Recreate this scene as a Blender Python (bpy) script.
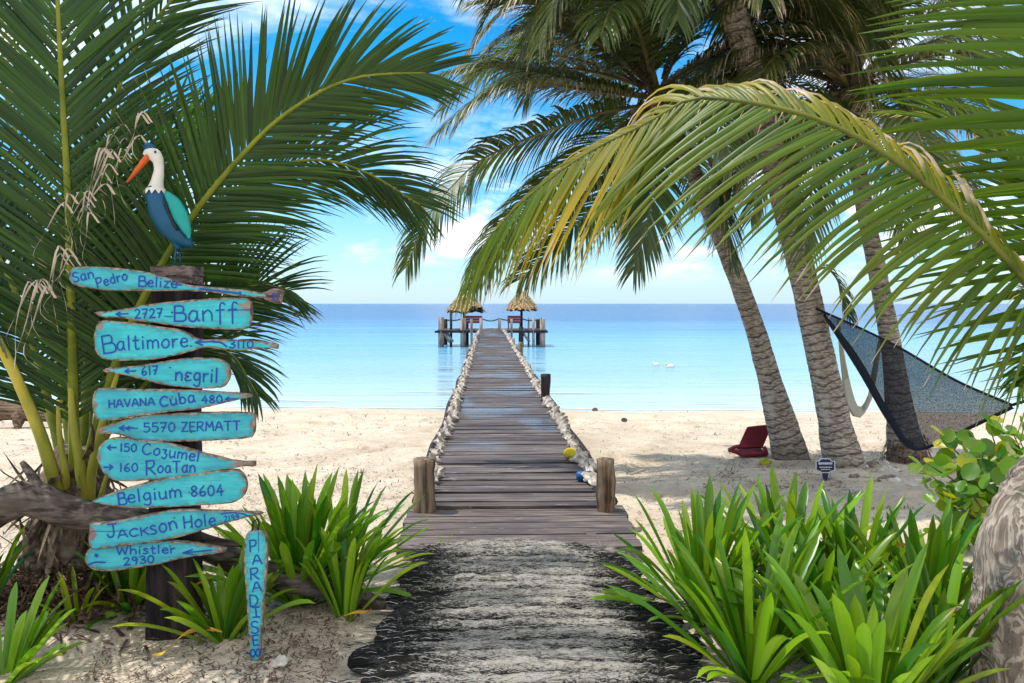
import bpy, math, random
import numpy as np
from mathutils import Vector, Matrix, noise

R = math.radians
for o in list(bpy.data.objects):
    bpy.data.objects.remove(o)
S = bpy.context.scene
COL = S.collection

# ------------------------------------------------------------------ camera
W, H, F = 1024.0, 683.0, 780.0
CAMZ = 1.65
PITCH = math.atan((H / 2 - 303.5) / F)
cd = bpy.data.cameras.new('camera')
cam = bpy.data.objects.new('camera', cd)
COL.objects.link(cam)
cd.sensor_width = 36.0
cd.lens = 36.0 * F / W
cd.clip_start = 0.05
cd.clip_end = 20000
cam.location = (0, 0, CAMZ)
cam.rotation_euler = (R(90) - PITCH, 0, 0)
S.camera = cam

# ------------------------------------------------------------------ light
SUN_EL, SUN_AZ = 65.0, 288.0          # azimuth clockwise from +Y: the sun stands high on the left, a little out to sea
sx = math.sin(R(SUN_AZ)) * math.cos(R(SUN_EL))
sy = math.cos(R(SUN_AZ)) * math.cos(R(SUN_EL))
sz = math.sin(R(SUN_EL))
sd = bpy.data.lights.new('sun', 'SUN')
sd.energy = 3.8
sd.angle = R(0.55)
sd.color = (1.0, 0.95, 0.87)
so = bpy.data.objects.new('sun', sd)
COL.objects.link(so)
so.rotation_euler = Vector((sx, sy, sz)).to_track_quat('Z', 'Y').to_euler()

world = bpy.data.worlds.new('World')
S.world = world
world.use_nodes = True
wt = world.node_tree
wt.nodes.clear()


def node(nt, typ, **kw):
    n = nt.nodes.new(typ)
    for k, v in kw.items():
        if k.startswith('i_'):
            key = k[2:]
            key = int(key) if key.isdigit() else key
            n.inputs[key].default_value = v
        else:
            setattr(n, k, v)
    return n


def math_n(nt, op, a, b=None, clamp=False):
    n = nt.nodes.new('ShaderNodeMath')
    n.operation = op
    n.use_clamp = clamp
    for i, v in enumerate((a, b)):
        if v is None:
            continue
        if isinstance(v, (int, float)):
            n.inputs[i].default_value = v
        else:
            nt.links.new(v, n.inputs[i])
    return n.outputs[0]


def mixc(nt, fac, a, b, mode='MIX'):
    n = nt.nodes.new('ShaderNodeMix')
    n.data_type = 'RGBA'
    n.blend_type = mode
    n.clamp_factor = True
    for idx, v in ((0, fac), (6, a), (7, b)):
        if isinstance(v, (int, float)):
            n.inputs[idx].default_value = v
        elif isinstance(v, tuple):
            n.inputs[idx].default_value = (*v[:3], 1)
        else:
            nt.links.new(v, n.inputs[idx])
    return n.outputs[2]


def maprange(nt, v, a, b, c=0.0, d=1.0, smooth=True):
    n = nt.nodes.new('ShaderNodeMapRange')
    n.interpolation_type = 'SMOOTHSTEP' if smooth else 'LINEAR'
    nt.links.new(v, n.inputs[0])
    for i, x in enumerate((a, b, c, d)):
        n.inputs[i + 1].default_value = x
    return n.outputs[0]


def noise_n(nt, vec, scale, detail=4, rough=0.55, dist=0.0):
    n = nt.nodes.new('ShaderNodeTexNoise')
    n.inputs['Scale'].default_value = scale
    n.inputs['Detail'].default_value = detail
    n.inputs['Roughness'].default_value = rough
    n.inputs['Distortion'].default_value = dist
    if vec is not None:
        nt.links.new(vec, n.inputs['Vector'])
    return n.outputs[0]


def mapping(nt, vec, scale=(1, 1, 1), loc=(0, 0, 0), rot=(0, 0, 0)):
    n = nt.nodes.new('ShaderNodeMapping')
    nt.links.new(vec, n.inputs[0])
    n.inputs['Location'].default_value = loc
    n.inputs['Rotation'].default_value = rot
    n.inputs['Scale'].default_value = scale
    return n.outputs[0]


sky = node(wt, 'ShaderNodeTexSky', sky_type='NISHITA', sun_disc=False,
           sun_elevation=R(SUN_EL), sun_rotation=R(SUN_AZ))
sky.air_density = 1.0
sky.dust_density = 0.3
sky.ozone_density = 3.0
hsv = node(wt, 'ShaderNodeHueSaturation', i_Hue=0.484, i_Saturation=1.38, i_Value=1.0)
wt.links.new(mixc(wt, 1.0, sky.outputs[0], (0.95, 1.0, 1.16), 'MULTIPLY'), hsv.inputs['Color'])
tc = node(wt, 'ShaderNodeTexCoord')
sep = node(wt, 'ShaderNodeSeparateXYZ')
wt.links.new(tc.outputs['Generated'], sep.inputs[0])
zc = math_n(wt, 'MAXIMUM', sep.outputs[2], 0.0)
zz = math_n(wt, 'ADD', zc, 0.14)
comb = node(wt, 'ShaderNodeCombineXYZ')
wt.links.new(math_n(wt, 'DIVIDE', sep.outputs[0], zz), comb.inputs[0])
wt.links.new(math_n(wt, 'DIVIDE', sep.outputs[1], zz), comb.inputs[1])
cv = mapping(wt, comb.outputs[0], scale=(1.0, 1.35, 1), loc=(3.1, 0.75, 0))
n1 = noise_n(wt, cv, 0.9, 9, 0.6, 0.35)
n2 = noise_n(wt, mapping(wt, comb.outputs[0], loc=(1.3, 7.7, 2)), 0.33, 2, 0.5)
cl = math_n(wt, 'ADD', math_n(wt, 'MULTIPLY', n1, 0.75), math_n(wt, 'MULTIPLY', n2, 0.45))
# puffy clouds low over the sea
pv = mapping(wt, tc.outputs['Generated'], scale=(1, 1, 2.3), loc=(0.31, 0.2, 0.0))
p1 = noise_n(wt, pv, 6.5, 8, 0.6, 0.2)
band = math_n(wt, 'MULTIPLY', maprange(wt, sep.outputs[2], 0.015, 0.08), maprange(wt, sep.outputs[2], 0.30, 0.10))
east = maprange(wt, sep.outputs[0], -0.25, 0.05, 0.35, 1.0)
puff = math_n(wt, 'MULTIPLY', maprange(wt, p1, 0.47, 0.62), math_n(wt, 'MULTIPLY', band, east))
high = maprange(wt, cl, 0.54, 0.70)
high = math_n(wt, 'MULTIPLY', high, maprange(wt, sep.outputs[2], 0.12, 0.3))
mask = math_n(wt, 'MAXIMUM', puff, high, clamp=True)
# bright cloud added out of view, behind the camera and overhead, as neutral fill
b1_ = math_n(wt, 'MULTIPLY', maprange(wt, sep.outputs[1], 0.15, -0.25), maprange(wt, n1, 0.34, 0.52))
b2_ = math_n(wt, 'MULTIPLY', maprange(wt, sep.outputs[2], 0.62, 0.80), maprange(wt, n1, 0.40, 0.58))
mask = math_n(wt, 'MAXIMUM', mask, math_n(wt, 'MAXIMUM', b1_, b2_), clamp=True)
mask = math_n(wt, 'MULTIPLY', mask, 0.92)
hazef = maprange(wt, sep.outputs[2], 0.16, -0.01, 0.0, 0.62)
skyc = mixc(wt, hazef, hsv.outputs[0], (2.9, 5.0, 6.3))
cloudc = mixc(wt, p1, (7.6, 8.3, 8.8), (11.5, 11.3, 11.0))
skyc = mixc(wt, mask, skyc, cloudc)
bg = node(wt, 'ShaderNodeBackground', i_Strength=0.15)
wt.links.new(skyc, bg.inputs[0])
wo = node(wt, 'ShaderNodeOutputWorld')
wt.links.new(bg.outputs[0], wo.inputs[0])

S.view_settings.view_transform = 'Standard'
S.view_settings.look = 'None'
S.view_settings.exposure = 0.22
S.view_settings.gamma = 1.0
S.render.engine = 'CYCLES'
S.cycles.use_denoising = True
S.cycles.max_bounces = 8
S.cycles.diffuse_bounces = 4
S.cycles.transparent_max_bounces = 12
S.cycles.caustics_reflective = False
S.cycles.caustics_refractive = False
S.cycles.sample_clamp_indirect = 6.0

# ------------------------------------------------------------------ geometry helpers
_Fw = Vector((0, math.cos(PITCH), -math.sin(PITCH)))
_Up = Vector((0, math.sin(PITCH), math.cos(PITCH)))


def ray(px, py):
    return _Fw + Vector((1, 0, 0)) * ((px - W / 2) / F) + _Up * ((H / 2 - py) / F)


def at(px, py, Y):
    """point of the place seen in direction (px, py) at distance Y down the beach"""
    d = ray(px, py)
    return Vector((0, 0, CAMZ)) + d * (Y / d.y)


WATER = -0.93


def shore(x):
    return 18.7 - 0.055 * x + 0.35 * math.sin(x * 0.35) + 0.2 * math.sin(x * 0.9 + 1)


def ground(x, y):
    sh = 18.7 - 0.055 * x
    t = (y - 5.5) / (sh - 5.5)
    if t <= 0:
        return 0.0
    if t <= 1:
        return WATER * (t ** 1.1)
    return WATER - 0.9 * (t - 1)


def ong(px, py):
    """where the ray through (px, py) meets the sand"""
    lo, hi = 1.0, 40.0
    for _ in range(50):
        m = (lo + hi) / 2
        p = at(px, py, m)
        if p.z > ground(p.x, p.y):
            lo = m
        else:
            hi = m
    p = at(px, py, lo)
    p.z = ground(p.x, p.y)
    return p


def catmull(pts, n):
    pts = [Vector(p) for p in pts]
    P = [pts[0] * 2 - pts[1]] + pts + [pts[-1] * 2 - pts[-2]]
    out = []
    for i in range(len(pts) - 1):
        a, b, c, d = P[i:i + 4]
        for k in range(12):
            t = k / 12
            out.append(0.5 * ((2 * b) + (c - a) * t + (2 * a - 5 * b + 4 * c - d) * t * t + (3 * b - a - 3 * c + d) * t ** 3))
    out.append(pts[-1])
    L = [0]
    for i in range(1, len(out)):
        L.append(L[-1] + (out[i] - out[i - 1]).length)
    res, j = [], 0
    for k in range(n):
        s = L[-1] * k / (n - 1)
        while j < len(L) - 2 and L[j + 1] < s:
            j += 1
        t = (s - L[j]) / max(L[j + 1] - L[j], 1e-9)
        res.append(out[j].lerp(out[j + 1], min(max(t, 0), 1)))
    return res


class MB:
    """collects faces of ONE mesh"""

    def __init__(self):
        self.v, self.f, self.m, self.c = [], [], [], []

    def add(self, vs, fs, mi=0, col=(0, 0, 0, 0)):
        b = len(self.v)
        self.v += [tuple(p) for p in vs]
        if isinstance(col, list):
            self.c += col
        else:
            self.c += [col] * len(vs)
        for f in fs:
            self.f.append(tuple(b + i for i in f))
            self.m.append(mi)

    def box(self, c, s, rot=None, mi=0, col=(0, 0, 0, 0)):
        x, y, z = s[0] / 2, s[1] / 2, s[2] / 2
        vs = [Vector((a * x, b * y, d * z)) for a in (-1, 1) for b in (-1, 1) for d in (-1, 1)]
        if rot is not None:
            vs = [rot @ p for p in vs]
        vs = [p + Vector(c) for p in vs]
        self.add(vs, [(0, 1, 3, 2), (4, 6, 7, 5), (0, 4, 5, 1), (2, 3, 7, 6), (0, 2, 6, 4), (1, 5, 7, 3)], mi, col)

    def tube(self, pts, rad, n=8, mi=0, col=(0, 0, 0, 0), rough=0.0, rs=3.0, flat=1.0, caps=True, seed=0):
        pts = [Vector(p) for p in pts]
        m = len(pts)
        if isinstance(rad, (int, float)):
            rad = [rad] * m
        vs = []
        ref = None
        for i, p in enumerate(pts):
            t = (pts[min(i + 1, m - 1)] - pts[max(i - 1, 0)]).normalized()
            if ref is None:
                ref = t.orthogonal().normalized() if abs(t.z) > 0.9 else t.cross(Vector((0, 0, 1))).normalized()
            u = (ref - t * ref.dot(t)).normalized()
            ref = u
            w = t.cross(u)
            for k in range(n):
                a = 2 * math.pi * k / n
                r = rad[i]
                d = u * math.cos(a) + w * math.sin(a) * flat
                if rough:
                    q = (p + d * r) * rs
                    r *= 1 + rough * noise.fractal(q + Vector((seed, seed * 2.3, 0)), 1.0, 2.0, 3)
                vs.append(p + d * r)
        fs = []
        for i in range(m - 1):
            for k in range(n):
                k2 = (k + 1) % n
                fs.append((i * n + k, i * n + k2, (i + 1) * n + k2, (i + 1) * n + k))
        if caps:
            fs.append(tuple(range(n - 1, -1, -1)))
            fs.append(tuple((m - 1) * n + k for k in range(n)))
        self.add(vs, fs, mi, col)

    def ball(self, c, r, nu=12, nv=8, mi=0, col=(0, 0, 0, 0), rot=None, rough=0.0, rs=4.0):
        if isinstance(r, (int, float)):
            r = (r, r, r)
        vs = [Vector((0, 0, -r[2]))]
        for j in range(1, nv):
            th = math.pi * j / nv
            for i in range(nu):
                a = 2 * math.pi * i / nu
                vs.append(Vector((math.sin(th) * math.cos(a) * r[0], math.sin(th) * math.sin(a) * r[1], -math.cos(th) * r[2])))
        vs.append(Vector((0, 0, r[2])))
        if rough:
            vs = [p * (1 + rough * noise.fractal((p + Vector(c)) * rs, 1.0, 2.0, 3)) for p in vs]
        if rot is not None:
            vs = [rot @ p for p in vs]
        vs = [p + Vector(c) for p in vs]
        fs = [(0, 1 + (i + 1) % nu, 1 + i) for i in range(nu)]
        for j in range(nv - 2):
            for i in range(nu):
                i2 = (i + 1) % nu
                fs.append((1 + j * nu + i, 1 + j * nu + i2, 1 + (j + 1) * nu + i2, 1 + (j + 1) * nu + i))
        t = len(vs) - 1
        b = 1 + (nv - 2) * nu
        fs += [(t, b + i, b + (i + 1) % nu) for i in range(nu)]
        self.add(vs, fs, mi, col)

    def build(self, name, mats, parent=None, smooth=True, origin=None):
        me = bpy.data.meshes.new(name)
        vs = self.v
        if origin is None and parent is not None:
            origin = Vector((0, 0, 0))
            q = parent
            while q is not None:
                origin = origin + q.location
                q = q.parent
        if origin is not None:
            ox, oy, oz = origin
            vs = [(x - ox, y - oy, z - oz) for x, y, z in vs]
        me.from_pydata(vs, [], self.f)
        if not isinstance(mats, (list, tuple)):
            mats = [mats]
        for m in mats:
            me.materials.append(m)
        if len(mats) > 1:
            me.polygons.foreach_set('material_index', self.m)
        if smooth:
            me.polygons.foreach_set('use_smooth', [True] * len(me.polygons))
        if any(c != (0, 0, 0, 0) for c in self.c):
            a = me.color_attributes.new('fr', 'FLOAT_COLOR', 'POINT')
            a.data.foreach_set('color', np.array(self.c, dtype=np.float32).ravel())
        me.update()
        o = bpy.data.objects.new(name, me)
        COL.objects.link(o)
        if parent is not None:
            o.parent = parent
        elif origin is not None:
            o.location = origin
        return o


def tag(o, label=None, cat=None, group=None, kind=None):
    if label:
        o['label'] = label
    if cat:
        o['category'] = cat
    if group:
        o['group'] = group
    if kind:
        o['kind'] = kind
    return o


def thing(name, loc, label, cat, group=None):
    o = bpy.data.objects.new(name, None)
    o.empty_display_size = 0.1
    COL.objects.link(o)
    o.location = loc
    bpy.context.view_layer.update()
    return tag(o, label, cat, group)


# ------------------------------------------------------------------ materials
def new_mat(name, rough=0.7, spec=0.3):
    m = bpy.data.materials.new(name)
    m.use_nodes = True
    nt = m.node_tree
    b = nt.nodes['Principled BSDF']
    b.inputs['Roughness'].default_value = rough
    b.inputs['Specular IOR Level'].default_value = spec
    return m, nt, b


def bump(nt, b, h, strength=0.3, dist=0.02):
    n = node(nt, 'ShaderNodeBump', i_Strength=strength, i_Distance=dist)
    nt.links.new(h, n.inputs['Height'])
    nt.links.new(n.outputs[0], b.inputs['Normal'])


def obj_vec(nt):
    return node(nt, 'ShaderNodeTexCoord').outputs['Object']


def pos_vec(nt):
    return node(nt, 'ShaderNodeNewGeometry').outputs['Position']


def attr(nt, name='fr'):
    a = node(nt, 'ShaderNodeAttribute', attribute_name=name)
    s = node(nt, 'ShaderNodeSeparateColor')
    nt.links.new(a.outputs['Color'], s.inputs[0])
    return s.outputs[0], s.outputs[1], s.outputs[2], a.outputs['Alpha']


def noisy(name, a, b_, scale=(8, 8, 8), rough=0.8, spec=0.2, bs=0.4, bd=0.01, detail=5, sc=1.0, lo=0.35, hi=0.65, c3=None):
    m, nt, b = new_mat(name, rough, spec)
    v = mapping(nt, obj_vec(nt), scale=scale)
    n = noise_n(nt, v, sc, detail, 0.6)
    c = mixc(nt, maprange(nt, n, lo, hi), a, b_)
    if c3:
        n2_ = noise_n(nt, v, sc * 0.37, 3, 0.5)
        c = mixc(nt, maprange(nt, n2_, 0.5, 0.68), c, c3)
    nt.links.new(c, b.inputs['Base Color'])
    if bs:
        bump(nt, b, n, bs, bd)
    return m


def leaf_mat(name, dark, light, yellow, trans=0.4, rough=0.42, spec=0.4, dryc=(0.55, 0.43, 0.32), streak=True):
    """fr = (along the leaf, random, dryness at the tip, yellowness)"""
    m, nt, b = new_mat(name, rough, spec)
    al, rn, dr, ye = attr(nt)
    c = mixc(nt, rn, dark, light)
    yf = math_n(nt, 'MULTIPLY', ye, maprange(nt, al, 0.0, 0.8, 0.35, 1.0), clamp=True)
    c = mixc(nt, yf, c, yellow)
    n = noise_n(nt, obj_vec(nt), 9.0, 3)
    edge = math_n(nt, 'ADD', al, math_n(nt, 'MULTIPLY', math_n(nt, 'SUBTRACT', n, 0.5), 0.3))
    df = math_n(nt, 'SUBTRACT', math_n(nt, 'ADD', edge, dr), 1.0)
    c = mixc(nt, maprange(nt, df, -0.08, 0.06), c, dryc)
    nt.links.new(c, b.inputs['Base Color'])
    tr = node(nt, 'ShaderNodeBsdfTranslucent')
    tcol = mixc(nt, 1.0, c, (1.5, 1.45, 0.75), 'MULTIPLY')
    nt.links.new(tcol, tr.inputs[0])
    mx = node(nt, 'ShaderNodeMixShader', i_0=trans)
    nt.links.new(b.outputs[0], mx.inputs[1])
    nt.links.new(tr.outputs[0], mx.inputs[2])
    nt.links.new(mx.outputs[0], nt.nodes['Material Output'].inputs[0])
    return m


def plain(name, c, rough=0.6, spec=0.3):
    m, nt, b = new_mat(name, rough, spec)
    n = noise_n(nt, obj_vec(nt), 25, 4)
    k = tuple(x * 0.7 for x in c)
    nt.links.new(mixc(nt, n, k, c), b.inputs['Base Color'])
    return m


# sand
def make_sand():
    m, nt, b = new_mat('sand', 0.95, 0.1)
    p = pos_vec(nt)
    n1_ = noise_n(nt, p, 1.3, 5, 0.6)
    n2_ = noise_n(nt, p, 60, 3, 0.6)
    n3_ = noise_n(nt, p, 0.45, 3, 0.5)
    c = mixc(nt, maprange(nt, n1_, 0.3, 0.7), (0.48, 0.39, 0.285), (0.64, 0.55, 0.42))
    c = mixc(nt, maprange(nt, n2_, 0.57, 0.70), c, (0.25, 0.20, 0.16))
    n4_ = noise_n(nt, p, 17, 5, 0.7)
    c = mixc(nt, maprange(nt, n4_, 0.54, 0.68, 0, 0.85), c, (0.27, 0.205, 0.155))
    c = mixc(nt, maprange(nt, n2_, 0.30, 0.42, 0.35, 0.0), c, (0.82, 0.76, 0.66))
    c = mixc(nt, maprange(nt, n3_, 0.52, 0.75, 0.0, 0.5), c, (0.40, 0.33, 0.26))
    sp = node(nt, 'ShaderNodeSeparateXYZ')
    nt.links.new(p, sp.inputs[0])
    wet = maprange(nt, sp.outputs[2], -0.80, -0.93)
    c = mixc(nt, wet, c, (0.52, 0.42, 0.31))
    nt.links.new(c, b.inputs['Base Color'])
    nt.links.new(maprange(nt, sp.outputs[2], -0.86, -0.93, 0.95, 0.4), b.inputs['Roughness'])
    h = math_n(nt, 'ADD', math_n(nt, 'MULTIPLY', n1_, 1.0), math_n(nt, 'MULTIPLY', n2_, 0.12))
    h = math_n(nt, 'ADD', h, math_n(nt, 'MULTIPLY', noise_n(nt, p, 9, 4, 0.6), 0.35))
    bump(nt, b, h, 1.0, 0.07)
    return m


def make_water():
    m, nt, b = new_mat('sea_water', 0.14, 0.22)
    b.inputs['IOR'].default_value = 1.33
    p = pos_vec(nt)
    sp = node(nt, 'ShaderNodeSeparateXYZ')
    nt.links.new(p, sp.inputs[0])
    wob = math_n(nt, 'MULTIPLY', math_n(nt, 'SUBTRACT', noise_n(nt, mapping(nt, p, scale=(0.02, 0.05, 1)), 1.0, 4), 0.5), 0.35)
    y = math_n(nt, 'ADD', math_n(nt, 'LOGARITHM', math_n(nt, 'MAXIMUM', sp.outputs[1], 5.0), 10.0), wob)
    cr = node(nt, 'ShaderNodeValToRGB')
    nt.links.new(maprange(nt, y, 1.2, 2.8, smooth=False), cr.inputs[0])
    el = cr.color_ramp.elements
    stops = [(0.02, (0.62, 0.66, 0.58)), (0.06, (0.42, 0.56, 0.59)), (0.14, (0.25, 0.44, 0.56)), (0.32, (0.12, 0.34, 0.52)),
             (0.44, (0.05, 0.22, 0.44)), (0.56, (0.008, 0.09, 0.29)), (1.0, (0.003, 0.05, 0.21))]
    while len(el) < len(stops):
        el.new(0.5)
    for e, (q, c) in zip(el, stops):
        e.position = q
        e.color = (*c, 1)
    nt.links.new(cr.outputs[0], b.inputs['Base Color'])
    w1 = noise_n(nt, mapping(nt, p, scale=(0.16, 0.85, 1)), 1.0, 4, 0.55, 0.4)
    w2 = noise_n(nt, mapping(nt, p, scale=(1.6, 5.0, 1)), 1.0, 3, 0.5)
    w3 = noise_n(nt, mapping(nt, p, scale=(0.03, 0.17, 1)), 1.0, 4, 0.6, 0.5)
    h = math_n(nt, 'ADD', math_n(nt, 'ADD', w1, math_n(nt, 'MULTIPLY', w2, 0.25)), math_n(nt, 'MULTIPLY', w3, 3.5))
    bump(nt, b, h, 1.0, 0.45)
    return m


def make_deck(name, tint=(1, 1, 1), wet=True):
    m, nt, b = new_mat(name, 0.75, 0.35)
    al, rn, dr, ye = attr(nt)
    v = pos_vec(nt)
    sh = node(nt, 'ShaderNodeCombineXYZ')
    nt.links.new(math_n(nt, 'MULTIPLY', rn, 37.0), sh.inputs[0])
    va = node(nt, 'ShaderNodeVectorMath', operation='ADD')
    nt.links.new(v, va.inputs[0])
    nt.links.new(sh.outputs[0], va.inputs[1])
    g = noise_n(nt, mapping(nt, va.outputs[0], scale=(2.2, 55, 30)), 1.0, 5, 0.65, 0.4)
    k = noise_n(nt, mapping(nt, va.outputs[0], scale=(1.6, 3, 3)), 1.0, 4, 0.6)
    T = lambda c: tuple(x * t for x, t in zip(c, tint))
    c = mixc(nt, maprange(nt, g, 0.36, 0.62), T((0.030, 0.022, 0.020)), T((0.240, 0.192, 0.165)))
    c = mixc(nt, maprange(nt, k, 0.42, 0.7, 0.0, 0.75), c, T((0.075, 0.06, 0.062)))
    c = mixc(nt, math_n(nt, 'MULTIPLY', rn, 0.85), c, mixc(nt, 1.0, c, (0.36, 0.33, 0.36), 'MULTIPLY'))
    fleck = noise_n(nt, mapping(nt, va.outputs[0], scale=(7, 40, 20)), 1.0, 3)
    c = mixc(nt, maprange(nt, fleck, 0.66, 0.74, 0, 0.7), c, (0.42, 0.40, 0.38))
    nt.links.new(c, b.inputs['Base Color'])
    if wet:
        sp = node(nt, 'ShaderNodeSeparateXYZ')
        nt.links.new(v, sp.inputs[0])
        pn = noise_n(nt, mapping(nt, v, scale=(0.9, 0.55, 1), loc=(0.3, 0.2, 0)), 1.0, 2, 0.4)
        wm = maprange(nt, pn, 0.50, 0.60)
        wm = math_n(nt, 'MULTIPLY', wm, maprange(nt, sp.outputs[1], 7.5, 9.0))
        nt.links.new(math_n(nt, 'SUBTRACT', 0.72, math_n(nt, 'MULTIPLY', wm, 0.45)), b.inputs['Roughness'])
    bump(nt, b, g, 0.5, 0.006)
    return m


def make_paint():
    m, nt, b = new_mat('turquoise_paint', 0.55, 0.35)
    v = pos_vec(nt)
    g = noise_n(nt, mapping(nt, v, scale=(6, 10, 60)), 1.0, 5, 0.65, 0.3)
    k = noise_n(nt, v, 7, 3)
    fl = noise_n(nt, mapping(nt, v, scale=(30, 30, 75)), 1.0, 3, 0.6)
    c = mixc(nt, maprange(nt, k, 0.3, 0.7), (0.028, 0.43, 0.50), (0.055, 0.56, 0.60))
    c = mixc(nt, maprange(nt, g, 0.42, 0.72, 0, 0.7), c, (0.022, 0.28, 0.36))
    c = mixc(nt, maprange(nt, noise_n(nt, mapping(nt, v, scale=(9, 9, 26)), 1.0, 5, 0.7), 0.6, 0.72, 0, 0.6), c, (0.16, 0.52, 0.52))
    c = mixc(nt, maprange(nt, fl, 0.64, 0.72, 0, 0.85), c, (0.22, 0.19, 0.15))
    al, rn, dr, ye = attr(nt)
    dn = noise_n(nt, mapping(nt, v, scale=(20, 20, 40)), 1.0, 4, 0.65)
    dirt = math_n(nt, 'MULTIPLY', al, maprange(nt, dn, 0.30, 0.62))
    c = mixc(nt, math_n(nt, 'MULTIPLY', dirt, 0.75), c, (0.045, 0.17, 0.19))
    wood = mixc(nt, g, (0.10, 0.075, 0.06), (0.36, 0.30, 0.25))
    c = mixc(nt, maprange(nt, math_n(nt, 'ADD', rn, math_n(nt, 'MULTIPLY', math_n(nt, 'SUBTRACT', dn, 0.5), 0.8)), 0.4, 0.6), c, wood)
    oi = node(nt, 'ShaderNodeObjectInfo')
    c = mixc(nt, math_n(nt, 'MULTIPLY', oi.outputs['Random'], 0.9), c, mixc(nt, 1.0, c, (0.9, 0.72, 0.80), 'MULTIPLY'))
    nt.links.new(c, b.inputs['Base Color'])
    bump(nt, b, g, 0.5, 0.004)
    return m


def make_palm_bark():
    m, nt, b = new_mat('palm_bark', 0.9, 0.15)
    al, rn, dr, ye = attr(nt)          # al = arc length along the trunk, in metres
    v = obj_vec(nt)
    nz = noise_n(nt, v, 3.0, 4)
    nf = noise_n(nt, mapping(nt, v, scale=(14, 14, 60)), 1.0, 5, 0.65)
    nz2 = noise_n(nt, mapping(nt, v, scale=(5, 5, 2.5)), 1.0, 4, 0.6)
    ph = math_n(nt, 'ADD', math_n(nt, 'MULTIPLY', al, 11.0), math_n(nt, 'ADD', math_n(nt, 'MULTIPLY', nz, 2.2), math_n(nt, 'MULTIPLY', nz2, 0.6)))
    fr = math_n(nt, 'FRACT', ph)
    ring = maprange(nt, fr, 0.0, 0.35)
    c = mixc(nt, maprange(nt, nf, 0.35, 0.65), (0.15, 0.118, 0.095), (0.44, 0.385, 0.33))
    c = mixc(nt, math_n(nt, 'MULTIPLY', math_n(nt, 'SUBTRACT', 1.0, ring), maprange(nt, nz2, 0.25, 0.5)), c, (0.060, 0.045, 0.036))
    pale = noise_n(nt, v, 5.0, 4)
    c = mixc(nt, maprange(nt, pale, 0.55, 0.72, 0, 0.7), c, (0.48, 0.44, 0.38))
    c = mixc(nt, math_n(nt, 'MULTIPLY', dr, 0.9), c, (0.035, 0.026, 0.022))
    nt.links.new(c, b.inputs['Base Color'])
    h = math_n(nt, 'ADD', ring, math_n(nt, 'MULTIPLY', nf, 0.6))
    bump(nt, b, h, 0.5, 0.014)
    return m


def make_gnarl():
    m, nt, b = new_mat('gnarled_bark', 0.9, 0.15)
    v = mapping(nt, obj_vec(nt), scale=(1, 1, 0.5))
    w = node(nt, 'ShaderNodeTexNoise')
    nt.links.new(v, w.inputs['Vector'])
    w.inputs['Scale'].default_value = 4.5
    w.inputs['Distortion'].default_value = 2.5
    w.inputs['Detail'].default_value = 4
    s = node(nt, 'ShaderNodeMath', operation='SINE')
    nt.links.new(math_n(nt, 'MULTIPLY', w.outputs[0], 46.0), s.inputs[0])
    ln = maprange(nt, s.outputs[0], -1, 1)
    f = noise_n(nt, mapping(nt, v, scale=(40, 40, 14)), 1, 4, 0.6)
    c = mixc(nt, f, (0.26, 0.205, 0.165), (0.54, 0.465, 0.40))
    c = mixc(nt, math_n(nt, 'MULTIPLY', math_n(nt, 'SUBTRACT', 1.0, ln), 0.62), c, (0.080, 0.056, 0.043))
    nt.links.new(c, b.inputs['Base Color'])
    bump(nt, b, math_n(nt, 'ADD', ln, f), 0.6, 0.012)
    return m


def make_mat_fibre():
    m, nt, b = new_mat('worn_fibre', 0.95, 0.1)
    al, rn, dr, ye = attr(nt)          # al = across the walk, -1..1 as 0..1 ; rn = random per roll ; dr = top (1) / flank (0)
    v = pos_vec(nt)
    g = noise_n(nt, mapping(nt, v, scale=(42, 130, 130)), 1.0, 6, 0.78, 0.8)
    k = noise_n(nt, mapping(nt, v, scale=(2.5, 5, 5)), 1.0, 4, 0.6)
    ax = math_n(nt, 'ABSOLUTE', math_n(nt, 'SUBTRACT', al, 0.5))
    worn = math_n(nt, 'ADD', maprange(nt, ax, 0.50, 0.18, 0.0, 0.195), math_n(nt, 'MULTIPLY', math_n(nt, 'SUBTRACT', k, 0.5), 0.30))
    worn = math_n(nt, 'ADD', worn, math_n(nt, 'MULTIPLY', math_n(nt, 'SUBTRACT', dr, 0.55), 0.42))  # also paler on top of each roll, darker down its flanks
    f = maprange(nt, math_n(nt, 'ADD', g, worn), 0.74, 0.90)
    c = mixc(nt, f, (0.022, 0.021, 0.020), (0.56, 0.52, 0.455))
    nt.links.new(c, b.inputs['Base Color'])
    bump(nt, b, g, 1.0, 0.02)
    return m


M = {}
M['sand'] = make_sand()
M['water'] = make_water()
M['deck'] = make_deck('weathered_deck')
M['timber'] = noisy('post_timber', (0.055, 0.035, 0.022), (0.24, 0.165, 0.105), scale=(30, 30, 2.5), sc=1.0, bs=0.7, bd=0.012, c3=(0.30, 0.25, 0.2))
M['pile'] = noisy('grey_pile', (0.16, 0.13, 0.11), (0.38, 0.33, 0.29), scale=(12, 12, 2), c3=(0.10, 0.08, 0.07))
M['dark_timber'] = noisy('dark_timber', (0.012, 0.010, 0.012), (0.05, 0.04, 0.042), scale=(20, 20, 3), bs=0.6, bd=0.01)
M['postwood'] = noisy('sign_post_wood', (0.006, 0.005, 0.007), (0.026, 0.019, 0.021), scale=(35, 35, 5), bs=0.8, bd=0.015, c3=(0.05, 0.036, 0.034))
M['capwood'] = noisy('cap_wood', (0.05, 0.035, 0.035), (0.20, 0.15, 0.14), scale=(12, 30, 60), bs=0.8, bd=0.01)
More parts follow.
